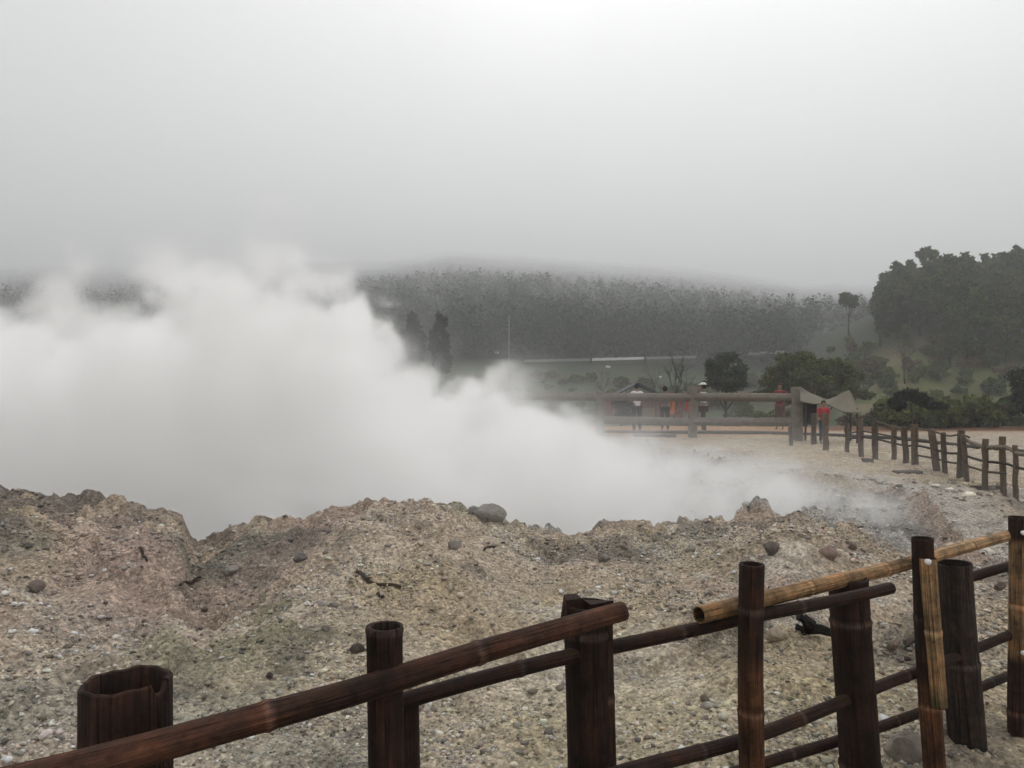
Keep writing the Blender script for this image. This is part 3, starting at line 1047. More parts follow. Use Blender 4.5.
# small debris on the far bank
for px, py, w, lab in [(908, 471, .55, 'dark plank lying before the stick fence'), (985, 483, .5, 'dark plank at the foot of the right stick fence posts'), (867, 463, .22, 'small dark board lying on the sandy bank'),
                       (655, 436, 1.3, 'low grey slab lying before the log fence')]:
    d = 1.70 * F / (py - CY)
    x = (px - CX) / F * d
    mb = MB()
    mb.box((0, 0, .03), (w, w * .28, .07), rz=RNG.uniform(-.3, .3), tint=(.07, .057, .045), jit=.02)
    o = mb.build('plank', M_WOOD, smooth=False)
    o.location = (x, d, H(x, d) + .01)
    tag(o, lab, 'plank')

# ------------------------------------------------------------------ people
def skin_mesh(name, joints, edges, root, mat, tint, levels=2, parent=None, loc=(0, 0, 0), rz=0):
    me = bpy.data.meshes.new(name)
    keys = list(joints)
    ix = {k: i for i, k in enumerate(keys)}
    me.from_pydata([joints[k][0] for k in keys], [(ix[a], ix[b]) for a, b in edges], [])
    o = bpy.data.objects.new(name, me)
    COL.objects.link(o)
    sk = o.modifiers.new('s', 'SKIN')
    sk.use_smooth_shade = True
    for k in keys:
        sv = me.skin_vertices[0].data[ix[k]]
        r = joints[k][1]
        sv.radius = r if isinstance(r, tuple) else (r, r)
        sv.use_root = (k == root)
    sub = o.modifiers.new('d', 'SUBSURF'); sub.levels = levels; sub.render_levels = levels
    dg = bpy.context.evaluated_depsgraph_get()
    m2 = bpy.data.meshes.new_from_object(o.evaluated_get(dg))
    o.modifiers.clear()
    o.data = m2
    bpy.data.meshes.remove(me)
    m2.name = name
    m2.materials.clear(); m2.materials.append(mat)
    a = m2.color_attributes.new('tint', 'FLOAT_COLOR', 'POINT')
    n = len(m2.vertices)
    if callable(tint):
        co = np.zeros(n * 3, np.float32); m2.vertices.foreach_get('co', co)
        t = tint(co.reshape(-1, 3))
    else:
        t = np.tile(np.array(tint, float), (n, 1))
    a.data.foreach_set('color', np.concatenate([t, np.ones((n, 1))], 1).astype(np.float32).ravel())
    if parent is not None: o.parent = parent
    return o


def person(px, d, height, rz, label, shirt, trousers, hair, arms='down', sleeves='short', cap=None, stride=.0, shorts=False, child=False):
    x = (px - CX) / F * d
    k = height / 1.70
    hk = k * (1.12 if child else 1)
    g = H(x, d)
    SK = (.21, .115, .07)
    J = {}
    def j(n, p, r): J[n] = ((p[0] * k, p[1] * k, p[2] * k), tuple(q * k for q in r) if isinstance(r, tuple) else r * k)
    # local frame: faces +Y
    j('pelvis', (0, 0, .93), (.145, .105)); j('waist', (0, 0, 1.07), (.125, .09)); j('chest', (0, 0, 1.27), (.155, .10)); j('base', (0, 0, 1.40), (.10, .075))
    j('neck', (0, .01, 1.47), .052); j('jaw', (0, .035, 1.53), (.062, .075)); j('head', (0, .025, 1.60), (.078, .095)); j('crown', (0, .015, 1.675), (.06, .075))
    for s, n in ((1, 'l'), (-1, 'r')):
        j('sh' + n, (s * .185, 0, 1.385), .055)
        if arms == 'down': e, w, h = (s * .235, .0, 1.12), (s * .24, .07, .89), (s * .235, .10, .80)
        elif arms == 'front': e, w, h = (s * .24, .07, 1.14), (s * .12, .27, 1.12), (s * .05, .31, 1.14)
        else: e, w, h = (s * .25, .16, 1.17), (s * .20, .38, 1.10), (s * .18, .46, 1.10)
        j('el' + n, e, .042); j('wr' + n, w, .03); j('ha' + n, h, (.035, .022))
        j('hip' + n, (s * .095, 0, .86), .088); st = stride * s
        j('kn' + n, (s * .10, .02 + st * .5, .48), .058); j('an' + n, (s * .105, st - .02, .09), .04); j('to' + n, (s * .115, st + .14, .035), (.042, .03))
    E = [('pelvis', 'waist'), ('waist', 'chest'), ('chest', 'base'), ('base', 'neck'), ('neck', 'jaw'), ('jaw', 'head'), ('head', 'crown')]
    for n in 'lr':
        E += [('base', 'sh' + n), ('sh' + n, 'el' + n), ('el' + n, 'wr' + n), ('wr' + n, 'ha' + n), ('pelvis', 'hip' + n), ('hip' + n, 'kn' + n), ('kn' + n, 'an' + n), ('an' + n, 'to' + n)]
    body = skin_mesh('person', J, E, 'pelvis', M_SKIN, lambda co: np.where(co[:, 2:3] < .075 * k, np.array([[.03, .028, .026]]), np.array([SK])))
    body.location = (x, d, g)
    body.rotation_euler = (0, 0, rz)
    tag(body, label, 'person', 'visitors beyond the steam')

    def sub(keys, grow):
        out = {}
        for q in keys:
            p, r = J[q]
            r = r if isinstance(r, tuple) else (r, r)
            out[q] = (p, (r[0] + grow * k, r[1] + grow * k))
        return out
    tk = ['pelvis', 'waist', 'chest', 'base']; te = [('pelvis', 'waist'), ('waist', 'chest'), ('chest', 'base')]
    for n in 'lr':
        tk += ['sh' + n, 'el' + n]; te += [('base', 'sh' + n), ('sh' + n, 'el' + n)]
        if sleeves == 'long': tk += ['wr' + n]; te += [('el' + n, 'wr' + n)]
    js = sub(tk, .018)
    if sleeves == 'short':
        for n in 'lr':
            a, b = np.array(J['sh' + n][0]), np.array(J['el' + n][0])
            js['el' + n] = (tuple(a + (b - a) * .75), (.062 * k, .062 * k))
    p = js['pelvis']; js['pelvis'] = ((p[0][0], p[0][1], p[0][2] - .0 * k), p[1])
    skin_mesh('shirt', js, te, 'waist', M_CLOTH, shirt, parent=body)
    lk = ['pelvis']; le = []
    for n in 'lr':
        lk += ['hip' + n, 'kn' + n, 'an' + n]; le += [('pelvis', 'hip' + n), ('hip' + n, 'kn' + n), ('kn' + n, 'an' + n)]
    jl = sub(lk, .016)
    jl['pelvis'] = ((0, 0, .92 * k), (.158 * k, .118 * k))
    if shorts:
        for n in 'lr':
            del jl['an' + n]; le.remove(('kn' + n, 'an' + n))
    skin_mesh('trousers', jl, le, 'pelvis', M_CLOTH, trousers, parent=body)
    # hair: a cap over the back and top of the skull, or a hat
    v, f = ICO[3]
    hv = v * np.array([.092, .108, .105]) * k + np.array([0, .005, 1.635]) * k
    front = (v[:, 1] > .25) & (v[:, 2] < .35)
    hv[front] = np.array([0, .02, 1.64]) * k + (hv[front] - np.array([0, .02, 1.64]) * k) * .72
    o = link('hair', new_mesh('hair', hv, f, M_CLOTH, tint=np.tile(np.array(hair), (len(hv), 1))), body)
    if cap is not None:
        cv = v * np.array([.10, .118, .085]) * k + np.array([0, .01, 1.68]) * k
        cv[v[:, 2] < 0, 2] = 1.68 * k
        brim = (v[:, 1] > .6) & (v[:, 2] < .2)
        cv[brim, 1] += .09 * k
        link('cap', new_mesh('cap', cv, f, M_CLOTH, tint=np.tile(np.array(cap), (len(cv), 1))), body)
    return body


BLK = (.012, .010, .010)
person(637, 27.2, 1.72, .1, 'person seen from behind in a white T-shirt and black trousers behind the log fence', (.62, .62, .63), (.018, .018, .02), BLK, arms='front')
person(665, 27.6, 1.60, -.15, 'person in a grey top and dark trousers standing before the red stall', (.12, .115, .13), (.025, .022, .025), BLK, arms='down')
person(703.5, 26.4, 1.70, 1.2, 'person in a striped shirt and pale cap beside the log fence post',
       lambda co: np.where((np.floor(co[:, 2:3] / .055) % 2) > 0, np.array([[.5, .5, .52]]), np.array([[.022, .025, .05]])), (.05, .032, .02), BLK, arms='reach', cap=(.72, .72, .68), stride=.05)
person(780, 28.5, 1.72, 2.6, 'person in a dark red jacket behind the right bay of the log fence', (.17, .028, .025), (.10, .05, .045), (.07, .02, .02), arms='front', sleeves='long')
person(823.5, 21.9, 1.22, 3.0, 'child in a bright red top and blue jeans between the stick fence posts', (.38, .045, .06), (.05, .07, .11), BLK, arms='down', sleeves='short', child=True)

# ------------------------------------------------------------------ tarpaulin shelter
tx0, td = P(800, 392, 22.6)[0], 22.6
tarp = thing('tarpaulin_shelter', (P(832, 440, 22.8)[0], 22.8, H(P(832, 440, 22.8)[0], 22.8)), 'sagging grey tarpaulin hung over poles beside the big log post', 'tarpaulin')
U, V_ = 26, 14
gv = []
for j in range(V_):
    for i in range(U):
        u, v = i / (U - 1), j / (V_ - 1)
        px = 800 + 58 * u
        ridge_y = np.interp(u, [0, .2, .42, .7, .86, 1], [386, 393, 400, 394, 390, 408])
        low_y = np.interp(u, [0, .2, .42, .7, .86, 1], [402, 403, 404, 411, 414, 413])
        y = ridge_y + (low_y - ridge_y) * v
        d = 22.9 - .8 * v + .12 * math.sin(u * 9 + v * 3)
        gv.append(P(px + 3 * v * u, y + .7 * math.sin(u * 14 + v * 5), d))
gv = np.array(gv)
back = gv + np.array([0, .02, -.012])
nV = len(gv)
fc = []
for j in range(V_ - 1):
    for i in range(U - 1):
        a = j * U + i
        fc.append((a, a + U, a + U + 1, a + 1)); fc.append((nV + a, nV + a + 1, nV + a + U + 1, nV + a + U))
ring = [i for i in range(U)] + [j * U + U - 1 for j in range(1, V_)] + [(V_ - 1) * U + i for i in range(U - 2, -1, -1)] + [j * U for j in range(V_ - 2, 0, -1)]
for a, b in zip(ring, ring[1:] + ring[:1]):
    fc.append((a, b, nV + b, nV + a))
mb = MB(); mb.add(np.concatenate([gv, back]), fc, tint=(.165, .15, .115))
mb.build('tarpaulin', M_CLOTH, tarp)
for px, yt, d in ((806, 389, 23.0), (851, 391, 23.0), (858, 408, 22.2)):
    q = P(px, yt, d)
    mb = MB(); mb.tube([(q[0], d + .06, H(q[0], d) - .1), (q[0] + .02, d + .06, q[2] / 2), (q[0], d + .06, q[2] - .01)], .035, 8, (.06, .05, .04)); mb.build('pole', M_WOOD, tarp)

# dark sheet hanging down behind the tarpaulin
gs = []
for jj in range(6):
    for ii in range(14):
        u, v = ii / 13, jj / 5
        q = P(801 + 15 * u, 392 + 5 * u + (33 - 6 * u) * v + 1.2 * math.sin(u * 12), 23.3)
        gs.append(q + np.array([0, .10 * math.sin(u * 16 + v), 0]))
gs = np.array(gs)
bk = gs + np.array([0, .02, 0])
fc = []
for jj in range(5):
    for ii in range(13):
        a = jj * 14 + ii
        fc += [(a, a + 14, a + 15, a + 1), (84 + a, 84 + a + 1, 84 + a + 15, 84 + a + 14)]
mb = MB(); mb.add(np.concatenate([gs, bk]), fc, tint=(.022, .022, .022))
mb.build('side_sheet', M_CLOTH, tarp, label='dark side sheet')

# ------------------------------------------------------------------ stall and banners
sd = 58.0
sx = P(636, 384, sd)[0]
sg = H(sx, sd)
stall = thing('market_stall', (sx, sd, sg), 'low stall with a dark pitched roof behind the visitors', 'stall')
mb = MB()
zr, ze = P(0, 383, sd)[2], P(0, 393, sd)[2]
hw = 1.55
for y0, y1 in ((sd - 1.4, sd + 1.4),):
    v = [(sx - hw, y0, ze), (sx, y0, zr), (sx + hw, y0, ze), (sx - hw, y1, ze), (sx, y1, zr), (sx + hw, y1, ze)]
    v += [(a, b, c - .09) for a, b, c in v]
    mb.add(v, [(0, 1, 4, 3), (1, 2, 5, 4), (9, 10, 7, 6), (10, 11, 8, 7), (0, 6, 7, 1), (1, 7, 8, 2), (3, 4, 10, 9), (4, 5, 11, 10), (0, 3, 9, 6), (2, 8, 11, 5)], tint=(.02, .02, .022))
mb.build('roof', M_PAINT, stall, smooth=False)
mb = MB(); mb.box((sx + .5, sd + .6, (sg + ze - .3) / 2), (6.4, .12, ze - .3 - sg), tint=(.17, .05, .032)); mb.build('wall', M_PAINT, stall, smooth=False)
mb = MB(); mb.box((sx, sd - .9, sg + .45), (2.6, .6, .9), tint=(.16, .11, .06)); mb.build('counter', M_WOOD, stall, smooth=False)
for dx in (-1.3, 1.3):
    for dy in (-1.2, .4):
        mb = MB(); mb.tube([(sx + dx, sd + dy, sg - .1), (sx + dx, sd + dy, ze + .1)], .05, 8, (.06, .045, .03)); mb.build('post', M_WOOD, stall)
BN = [(614, 394, 411, 5, (.32, .05, .035), 'maroon banner on a pole left of the stall'), (669, 393, 414, 6, (.52, .13, .04), 'orange banner on a pole right of the white shirted person'),
      (685.5, 393, 412, 7, (.46, .04, .03), 'red banner on a pole next to the big log post'), (626, 396, 410, 3, (.09, .06, .14), 'purple banner on a pole under the stall eave')]
for px, yt, yb, w, col, lab in BN:
    d = 50.0
    x = (px - CX) / F * d
    g = H(x, d)
    b = thing('banner', (x, d, g), lab, 'banner', 'banners by the stall')
    zt, zb = P(0, yt, d)[2], P(0, yb, d)[2]
    ww = w / F * d
    mb = MB()
    nn = 9
    fr = [(x + ww * i / (nn - 1), d + .04 * math.sin(i * 1.3), z) for z in (zt, (zt + zb) / 2, zb) for i in range(nn)]
    bk = [(a, b_ + .012, c) for a, b_, c in fr]
    fc = []
    for j in range(2):
        for i in range(nn - 1):
            a = j * nn + i
            fc += [(a, a + nn, a + nn + 1, a + 1), (27 + a, 27 + a + 1, 27 + a + nn + 1, 27 + a + nn)]
    mb.add(fr + bk, fc, tint=col); mb.build('flag', M_CLOTH, b)
    mb = MB(); mb.tube([(x - .03, d, g - .1), (x - .03, d, zt + .1)], .03, 8, (.12, .10, .08)); mb.build('pole', M_METAL, b)


# ------------------------------------------------------------------ trees
def leaf_cloud(centers, radii, n, size, cols, seed, shell=.55, droop=0., flat=.0):
    rg = np.random.default_rng(seed)
    k = len(centers)
    centers, radii = np.array(centers, float), np.array(radii, float)
    if radii.ndim == 1: radii = np.stack([radii] * 3, 1)
    w = radii.prod(1) ** (2 / 3.); w /= w.sum()
    ci = rg.choice(k, n, p=w)
    dv = rg.normal(size=(n, 3)); dv /= np.linalg.norm(dv, axis=1)[:, None]
    rr = (shell + (1 - shell) * rg.random(n)) * (1 + rg.normal(0, .2, n))
    inner = rg.random(n) < .25
    rr[inner] *= rg.random(inner.sum())
    p = centers[ci] + dv * radii[ci] * rr[:, None]
    nrm = dv + rg.normal(0, .8, (n, 3)) + np.array([0, 0, .4]); nrm /= np.linalg.norm(nrm, axis=1)[:, None]
    t = np.cross(nrm, rg.normal(size=(n, 3))); t /= np.linalg.norm(t, axis=1)[:, None]
    b = np.cross(nrm, t)
    s = size * np.exp(rg.normal(0, .35, n))
    ln, wd = (s * 1.0)[:, None], (s * .45)[:, None]
    v = np.stack([p - t * ln, p + b * wd, p + t * ln - nrm * ln * .3, p - b * wd], 1).reshape(-1, 3)
    f = np.arange(n * 4).reshape(n, 4)
    cols = np.array(cols, float)
    cc = cols[rg.choice(len(cols), k)][ci] * np.exp(rg.normal(0, .22, (n, 1)))
    return v, f, np.repeat(cc, 4, 0)


def trunk_mesh(mb, base, top, r, limbs, rg, tint=(.06, .048, .038)):
    base, top = np.array(base, float), np.array(top, float)
    t = np.linspace(0, 1, 9)
    L = np.linalg.norm(top - base)
    q = base + (top - base) * t[:, None]
    q[1:-1, :2] += np.cumsum(rg.normal(0, L * .008, (7, 2)), 0)
    rr = r * (1 - .8 * t ** .9); rr[0] *= 1.35
    mb.tube(q, rr, 9, tint)
    for c, s in limbs:
        i = int(np.clip(s * 8, 1, 7))
        a = q[i]; c = np.array(c, float)
        m_ = (a + c) / 2 + rg.normal(0, .05, 3) * np.linalg.norm(c - a) - np.array([0, 0, .08]) * np.linalg.norm(c - a)
        mb.tube([a, m_, c], [rr[i] * .55, rr[i] * .4, rr[i] * .12], 6, tint)


GREENS = [(.036, .060, .022), (.046, .074, .025), (.058, .076, .026), (.030, .050, .020)]


def make_tree(name, height, crown, n, size, cols, seed, trunk_r=.12, trunk_top=None, label=None, cat='tree', group=None, loc=(0, 0, 0), lean=(0, 0), shell=.55, bark=(.05, .042, .034)):
    """crown: list of (x, y, z, rx, ry, rz) clumps in metres above the base"""
    rg = np.random.default_rng(seed)
    root = thing(name, loc, label, cat, group)
    cr = np.array(crown, float)
    tt = trunk_top or (cr[:, 0].mean() + lean[0], cr[:, 1].mean() + lean[1], height * .85)
    mb = MB()
    trunk_mesh(mb, (0, 0, -.3), tt, trunk_r, [(c[:3], np.clip((c[2] - c[5]) / height * .9, .2, .85)) for c in cr], rg, bark)
    mb.build('trunk', M_BARK, root, world=False)
    # break clumps up so that the outline is uneven and gaps stay open
    cs, rs = [], []
    for c in cr:
        m = 7
        d = rg.normal(size=(m, 3)); d /= np.linalg.norm(d, axis=1)[:, None]
        for q in d:
            cs.append(c[:3] + q * c[3:] * rg.uniform(.45, .85)); rs.append(c[3:] * rg.uniform(.28, .5))
        cs.append(c[:3]); rs.append(c[3:] * .6)
    v, f, t = leaf_cloud(cs, rs, n, size, cols, seed, shell)
    link('crown', new_mesh('crown', v, f, M_LEAF, tint=t, smooth=False), root)
    return root


def copy_tree(o, loc, rz, sc, label=None, group=None):
    r = o.copy(); COL.objects.link(r)
    r.location = loc; r.rotation_euler = (0, 0, rz); r.scale = (sc * random.uniform(.9, 1.15), sc * random.uniform(.9, 1.15), sc)
    if label: r['label'] = label
    if group: r['group'] = group
    for ch in list(o.children):
        c = ch.copy(); COL.objects.link(c); c.parent = r
    return r


def spot(px, d):
    x = (px - CX) / F * d
    return (x, d, float(terrain(np.array([x]), np.array([d]))[0]))


def crown_px(items, loc, d):
    """crown clumps measured as picture x, y and half sizes"""
    out = []
    for px, py, rx, ry in items:
        q = P(px, py, d) - np.array(loc)
        out.append((q[0], RNG.uniform(-.3, .3) * rx / F * d, q[2], rx / F * d, rx / F * d * .9, ry / F * d))
    return out


# round tree and broad tree behind the fence
d = 40.0; L0 = spot(727, d)
make_tree('round_tree', EYE - (350 - CY) / F * d - L0[2], crown_px([(725, 362, 17, 13), (712, 372, 12, 13), (740, 372, 13, 13), (727, 378, 20, 9), (714, 384, 13, 7), (741, 384, 14, 7), (728, 388, 12, 5)], L0, d), 9000, .075,
          [(.020, .036, .014), (.027, .044, .017), (.038, .054, .02)], 21, .11, label='dark round tree with several thin stems behind the log fence', loc=L0)
d = 37.0; L0 = spot(806, d)
make_tree('broad_tree', EYE - (346 - CY) / F * d - L0[2], crown_px([(800, 361, 26, 14), (783, 370, 20, 16), (828, 366, 24, 16), (850, 376, 18, 16), (805, 381, 40, 16), (768, 382, 14, 12), (845, 392, 26, 12), (790, 396, 30, 10)], L0, d), 24000, .075,
          [(.060, .080, .017), (.080, .096, .021), (.048, .066, .016), (.095, .096, .026)], 22, .14, label='broad olive green tree behind the tarpaulin', loc=L0)
d = 24.5; L0 = spot(913, d)
make_tree('forked_tree', EYE - (386 - CY) / F * d - L0[2], crown_px([(910, 396, 14, 9), (897, 401, 11, 8), (925, 401, 12, 7), (937, 406, 11, 7)], L0, d), 7000, .055,
          [(.012, .016, .010), (.018, .022, .012)], 23, .085, trunk_top=(-.1, 0, 1.1), label='small dark forked tree behind the stick fence', loc=L0)
# dark trees rising from the steam
for px, d, top, w, lab, sd_ in ((412, 64, 306, 15, 'dark bushy tree left of its twin above the steam edge', 24), (440, 66, 311, 12, 'dark ragged tree right of its twin above the steam edge', 25),
                               (206, 110, 296, 9, 'faint dark tree showing through the steam at left', 26)):
    L0 = spot(px, d)
    h = EYE - (top - CY) / F * d - L0[2]
    s = F / d
    make_tree('hillside_tree', h, [(0, 0, h - 1.3, w / s * .7, w / s * .7, 1.4), (-w / s * .45, 0, h - 2.8, w / s * .6, w / s * .6, 1.3), (w / s * .45, .3, h - 3.0, w / s * .65, w / s * .6, 1.4), (0, 0, h - 4.4, w / s, w / s * .9, 1.6)],
              4200, .15, [(.010, .018, .009), (.016, .025, .012)], sd_, .2, label=lab, loc=L0, group='trees in front of the misty hill')
# lone trees on the ridge skyline
d = 100; L0 = spot(928, d)
ztop = EYE - (246 - CY) / F * d
make_tree('umbrella_tree', ztop - L0[2], [(0, 0, ztop - L0[2] - .8, 1.25, 1.2, .8), (.5, 0, ztop - L0[2] - 1.1, .9, .9, .7), (-.6, .2, ztop - L0[2] - 1.2, .8, .8, .6)], 1400, .17, GREENS, 27, .16,
          label='lone umbrella shaped tree standing above the ridge skyline', loc=L0)
d = 92; L0 = spot(849, d)
ztop = EYE - (291 - CY) / F * d
h = ztop - L0[2]
make_tree('lone_tree', h, [(0, 0, h - 1.0, 1.1, 1.0, 1.0), (-.4, 0, h - 1.4, .8, .8, .7), (.45, 0, h - 1.6, .75, .7, .6)], 1500, .17, GREENS, 28, .13, label='lone round headed tree left of the wooded ridge', loc=L0)

# woods on the ridge
protos = []
for i in range(4):
    rg = np.random.default_rng(50 + i)
    h = 6.5 + i * .5
    cr = []
    for j in range(7):
        z = h * (.22 + .66 * j / 6)
        wd = (1.9 - .22 * abs(j - 3)) * (.85 if i % 2 else 1.05) * (.8 if j == 6 else 1)
        a = rg.uniform(0, 6.28)
        cr.append((math.cos(a) * wd * .45, math.sin(a) * wd * .45, z, wd * .8, wd * .8, .8))
    protos.append(make_tree('ridge_tree', h, cr, 2600, .2, [np.array(g_) * [(.62, .66, .7), (1, 1, 1), (1.45, 1.35, 1.1), (1.0, 1.15, .9)][i] for g_ in GREENS], 60 + i, .17, label='dark dense tree in the wood covering the right ridge', group='trees of the ridge wood', loc=(0, 0, 0)))
rg = np.random.default_rng(5)
k = 0
used = []
tries = 0
while k < 230 and tries < 6000:
    tries += 1
    d = rg.uniform(58, 112)
    px = rg.uniform(868, 1130)
    if d < 74 and px < 950: continue
    if d < 64: continue
    if px < 872 + (118 - d) * .15: continue
    x = (px - CX) / F * d
    if any((x - a) ** 2 + (d - b) ** 2 < 1.9 ** 2 for a, b in used): continue
    used.append((x, d))
    z = float(terrain(np.array([x]), np.array([d]))[0])
    sc = rg.uniform(.55, .92) * (.8 if px < 890 else 1)
    p = protos[k % 4]
    if k < 4:
        p.location = (x, d, z); p.scale = (sc, sc, sc)
    else:
        copy_tree(p, (x, d, z), rg.uniform(0, 6.28), sc)
    k += 1

# scrub on the terraces and behind the far fence
SC = [('olive', [(.088, .105, .028), (.10, .115, .032)]), ('brown', [(.11, .078, .05), (.13, .09, .06)]), ('dark green', [(.036, .066, .018), (.048, .08, .022)]), ('yellow green', [(.13, .145, .042), (.10, .12, .036)])]
bush_p = []
for i, (nm, cols) in enumerate(SC):
    bush_p.append(make_tree('shrub', 1.1, [(0, 0, .6, .7, .6, .5), (.5, .1, .45, .5, .5, .38), (-.5, -.1, .5, .55, .5, .42)], 1500, .085, cols, 80 + i, .05,
                            label=nm + ' shrub in the scrub behind the far fence', cat='shrub', group=nm + ' shrubs of the scrub', loc=(0, 0, 0)))
first = [True] * 4
for i in range(230):
    px = rg.uniform(815, 1110)
    d = rg.choice([rg.uniform(29, 36), rg.uniform(38, 74), rg.uniform(52, 92), rg.uniform(58, 92)])
    if d < 62 and px < 850: continue
    if d < 36 and px < 880: continue
    x = (px - CX) / F * d
    kx = int(rg.choice([0, 1, 2, 3], p=[.34, .26, .28, .12])) if d > 36 else int(rg.choice([0, 1, 2], p=[.3, .3, .4]))
    z = float(terrain(np.array([x]), np.array([d]))[0])
    sc = rg.uniform(.6, 1.25) * 1.0
    if first[kx]:
        first[kx] = False
        bush_p[kx].location = (x, d, z); bush_p[kx].scale = (sc, sc, sc)
    else:
        copy_tree(bush_p[kx], (x, d, z), rg.uniform(0, 6.28), sc)
for i in range(125):   # scrub between the log fence and the road
    px = rg.uniform(455, 800)
    d = rg.uniform(33, 108)
    if 590 < px < 720 and d < 62: d = rg.uniform(64, 106)
    x = (px - CX) / F * d
    kx = int(rg.choice([0, 1, 2], p=[.5, .25, .25]))
    copy_tree(bush_p[kx], (x, d, float(terrain(np.array([x]), np.array([d]))[0])), rg.uniform(0, 6.28), rg.uniform(.5, 1.25))

d = 30; L0 = spot(1030, d)
make_tree('round_tree', 2.9, [(0, 0, 1.9, .8, .7, .9), (.5, 0, 1.3, .8, .7, .7), (-.3, .1, 1.0, .6, .6, .6)], 4500, .07, [(.014, .02, .011), (.02, .026, .014)], 90, .08, label='dark tree cut by the right edge of the view', loc=L0)
d = 33; L0 = spot(621, d)
make_tree('shrub', 1.5, [(0, 0, .9, .5, .5, .6), (.2, 0, .5, .45, .4, .4)], 2500, .06, [(.03, .032, .018), (.022, .026, .015)], 91, .05, label='dark upright bush behind the left bay of the log fence', cat='shrub', loc=L0)


# bare trees
def bare_tree(px, d, h, seed, label, n=5, spread=.5, tint=(.055, .048, .042)):
    rg = np.random.default_rng(seed)
    loc = spot(px, d)
    root = thing('bare_tree', loc, label, 'tree', 'leafless trees')
    mb, tw = MB(), MB()
    tips = []
    def grow(p, dirv, L, r, lev, m):
        q = [np.array(p, float)]
        dv = np.array(dirv, float)
        for s in range(4):
            dv = dv + rg.normal(0, .13, 3) + np.array([0, 0, .05]); dv /= np.linalg.norm(dv)
            q.append(q[-1] + dv * L / 4)
        m.tube(np.array(q), np.linspace(r, r * .45, 5), 5 if lev else 7, tint)
        if lev < 3:
            for c in range(n if lev else n + 3):
                i = int(rg.integers(1, 5))
                nd = dv + rg.normal(0, spread, 3); nd /= np.linalg.norm(nd)
                grow(q[i], nd, L * rg.uniform(.4, .62), r * .45, lev + 1, tw)
    grow((0, 0, -.2), (0, 0, 1), h * .62, h * .016, 0, mb)
    mb.build('trunk', M_BARK, root, world=False)
    tw.build('twigs', M_BARK, root, world=False)


bare_tree(671, 52, 5.2, 3, 'tall thin leafless tree left of the dark round tree')
bare_tree(655, 60, 4.2, 4, 'pale leafless tree behind the grey topped person', tint=(.10, .09, .085))
bare_tree(598, 60, 4.2, 6, 'pale leafless tree left of the stall roof', tint=(.10, .09, .085))
bare_tree(690, 56, 4.0, 7, 'pale leafless tree touching the dark round tree', tint=(.10, .09, .085))
bare_tree(498, 70, 3.8, 8, 'leafless tree just right of the steam edge', tint=(.08, .075, .07))
bare_tree(940, 64, 4.2, 9, 'leafless reddish tree at the foot of the ridge wood', tint=(.09, .06, .05))
bare_tree(905, 60, 4.0, 10, 'leafless brown tree left of the reddish bare tree', tint=(.085, .06, .05))

# white road wall, covers, pole
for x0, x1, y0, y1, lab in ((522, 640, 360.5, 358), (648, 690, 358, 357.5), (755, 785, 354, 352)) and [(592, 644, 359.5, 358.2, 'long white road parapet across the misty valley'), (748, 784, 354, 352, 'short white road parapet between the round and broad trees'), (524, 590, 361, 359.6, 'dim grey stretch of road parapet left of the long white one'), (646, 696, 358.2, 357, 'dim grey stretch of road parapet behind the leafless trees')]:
    mb = MB()
    d = 118.0
    a, b = P(x0, y0, d), P(x1, y1, d)
    n = 12
    root = thing('road_parapet', tuple((a + b) / 2 - np.array([0, 0, .5])), lab, 'parapet')
    rzp = math.atan2((b - a)[1], (b - a)[0])
    L = np.linalg.norm(b - a)
    tl = math.atan2((b - a)[2], (b - a)[0])
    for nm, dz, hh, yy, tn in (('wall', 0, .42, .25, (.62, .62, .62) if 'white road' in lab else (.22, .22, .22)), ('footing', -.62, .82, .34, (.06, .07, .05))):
        mb = MB()
        n_ = 24
        t = np.linspace(0, 1, n_ + 1)
        ct = a + (b - a) * t[:, None] + np.array([0, 0, dz]) + RNG.normal(0, .012, (n_ + 1, 3))
        V = np.concatenate([ct + np.array([0, sy * yy / 2, sz * hh / 2]) for sy, sz in ((-1, -1), (1, -1), (1, 1), (-1, 1))])
        m_ = n_ + 1
        fc = [(k * m_ + q_, k * m_ + q_ + 1, ((k + 1) % 4) * m_ + q_ + 1, ((k + 1) % 4) * m_ + q_) for k in range(4) for q_ in range(n_)]
        fc += [(0, m_, 2 * m_, 3 * m_), (n_, 3 * m_ + n_, 2 * m_ + n_, m_ + n_)]
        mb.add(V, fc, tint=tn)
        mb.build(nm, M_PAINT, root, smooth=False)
for px, py, w, h, lab in ((578, 361, 1.0, .75, 'white covered mound just below the road parapet'), (608, 366, .75, .5, 'small white cover in the green field'), (660, 376, .5, .35, 'tiny white cover near the leafless tree'),
                          (581, 345, .45, .45, 'white sign dot on the slope above the road'), (497, 352, .6, .6, 'white cover beside the steam edge')):
    d = gd(px, py + 2, 110) if py > 350 else 150.0
    d = min(max(d, 80), 170)
    q = P(px, py, d)
    v, f = rock_verts(3, int(px), .15)
    v = v * np.array([w / 2, w / 2, h / 2]) * d / 110
    v[:, 2] = np.maximum(v[:, 2], -h * .35)
    o = link('white_cover', new_mesh('white_cover', v, f, M_PAINT, tint=np.tile(C(.72, .72, .70), (len(v), 1))), loc=(q[0], d, H(q[0], d) + h * .3))
    tag(o, lab, 'cover', 'white covers in the valley')
q = spot(509, 100)
mb = MB(); mb.tube([(0, 0, -.3), (0, 0, 4), (.02, 0, 8.6)], [.12, .10, .08], 8, (.17, .165, .16))
o = mb.build('utility_pole', M_PAINT); o.location = q
tag(o, 'pale slim pole standing at the edge of the steam in the valley', 'pole')

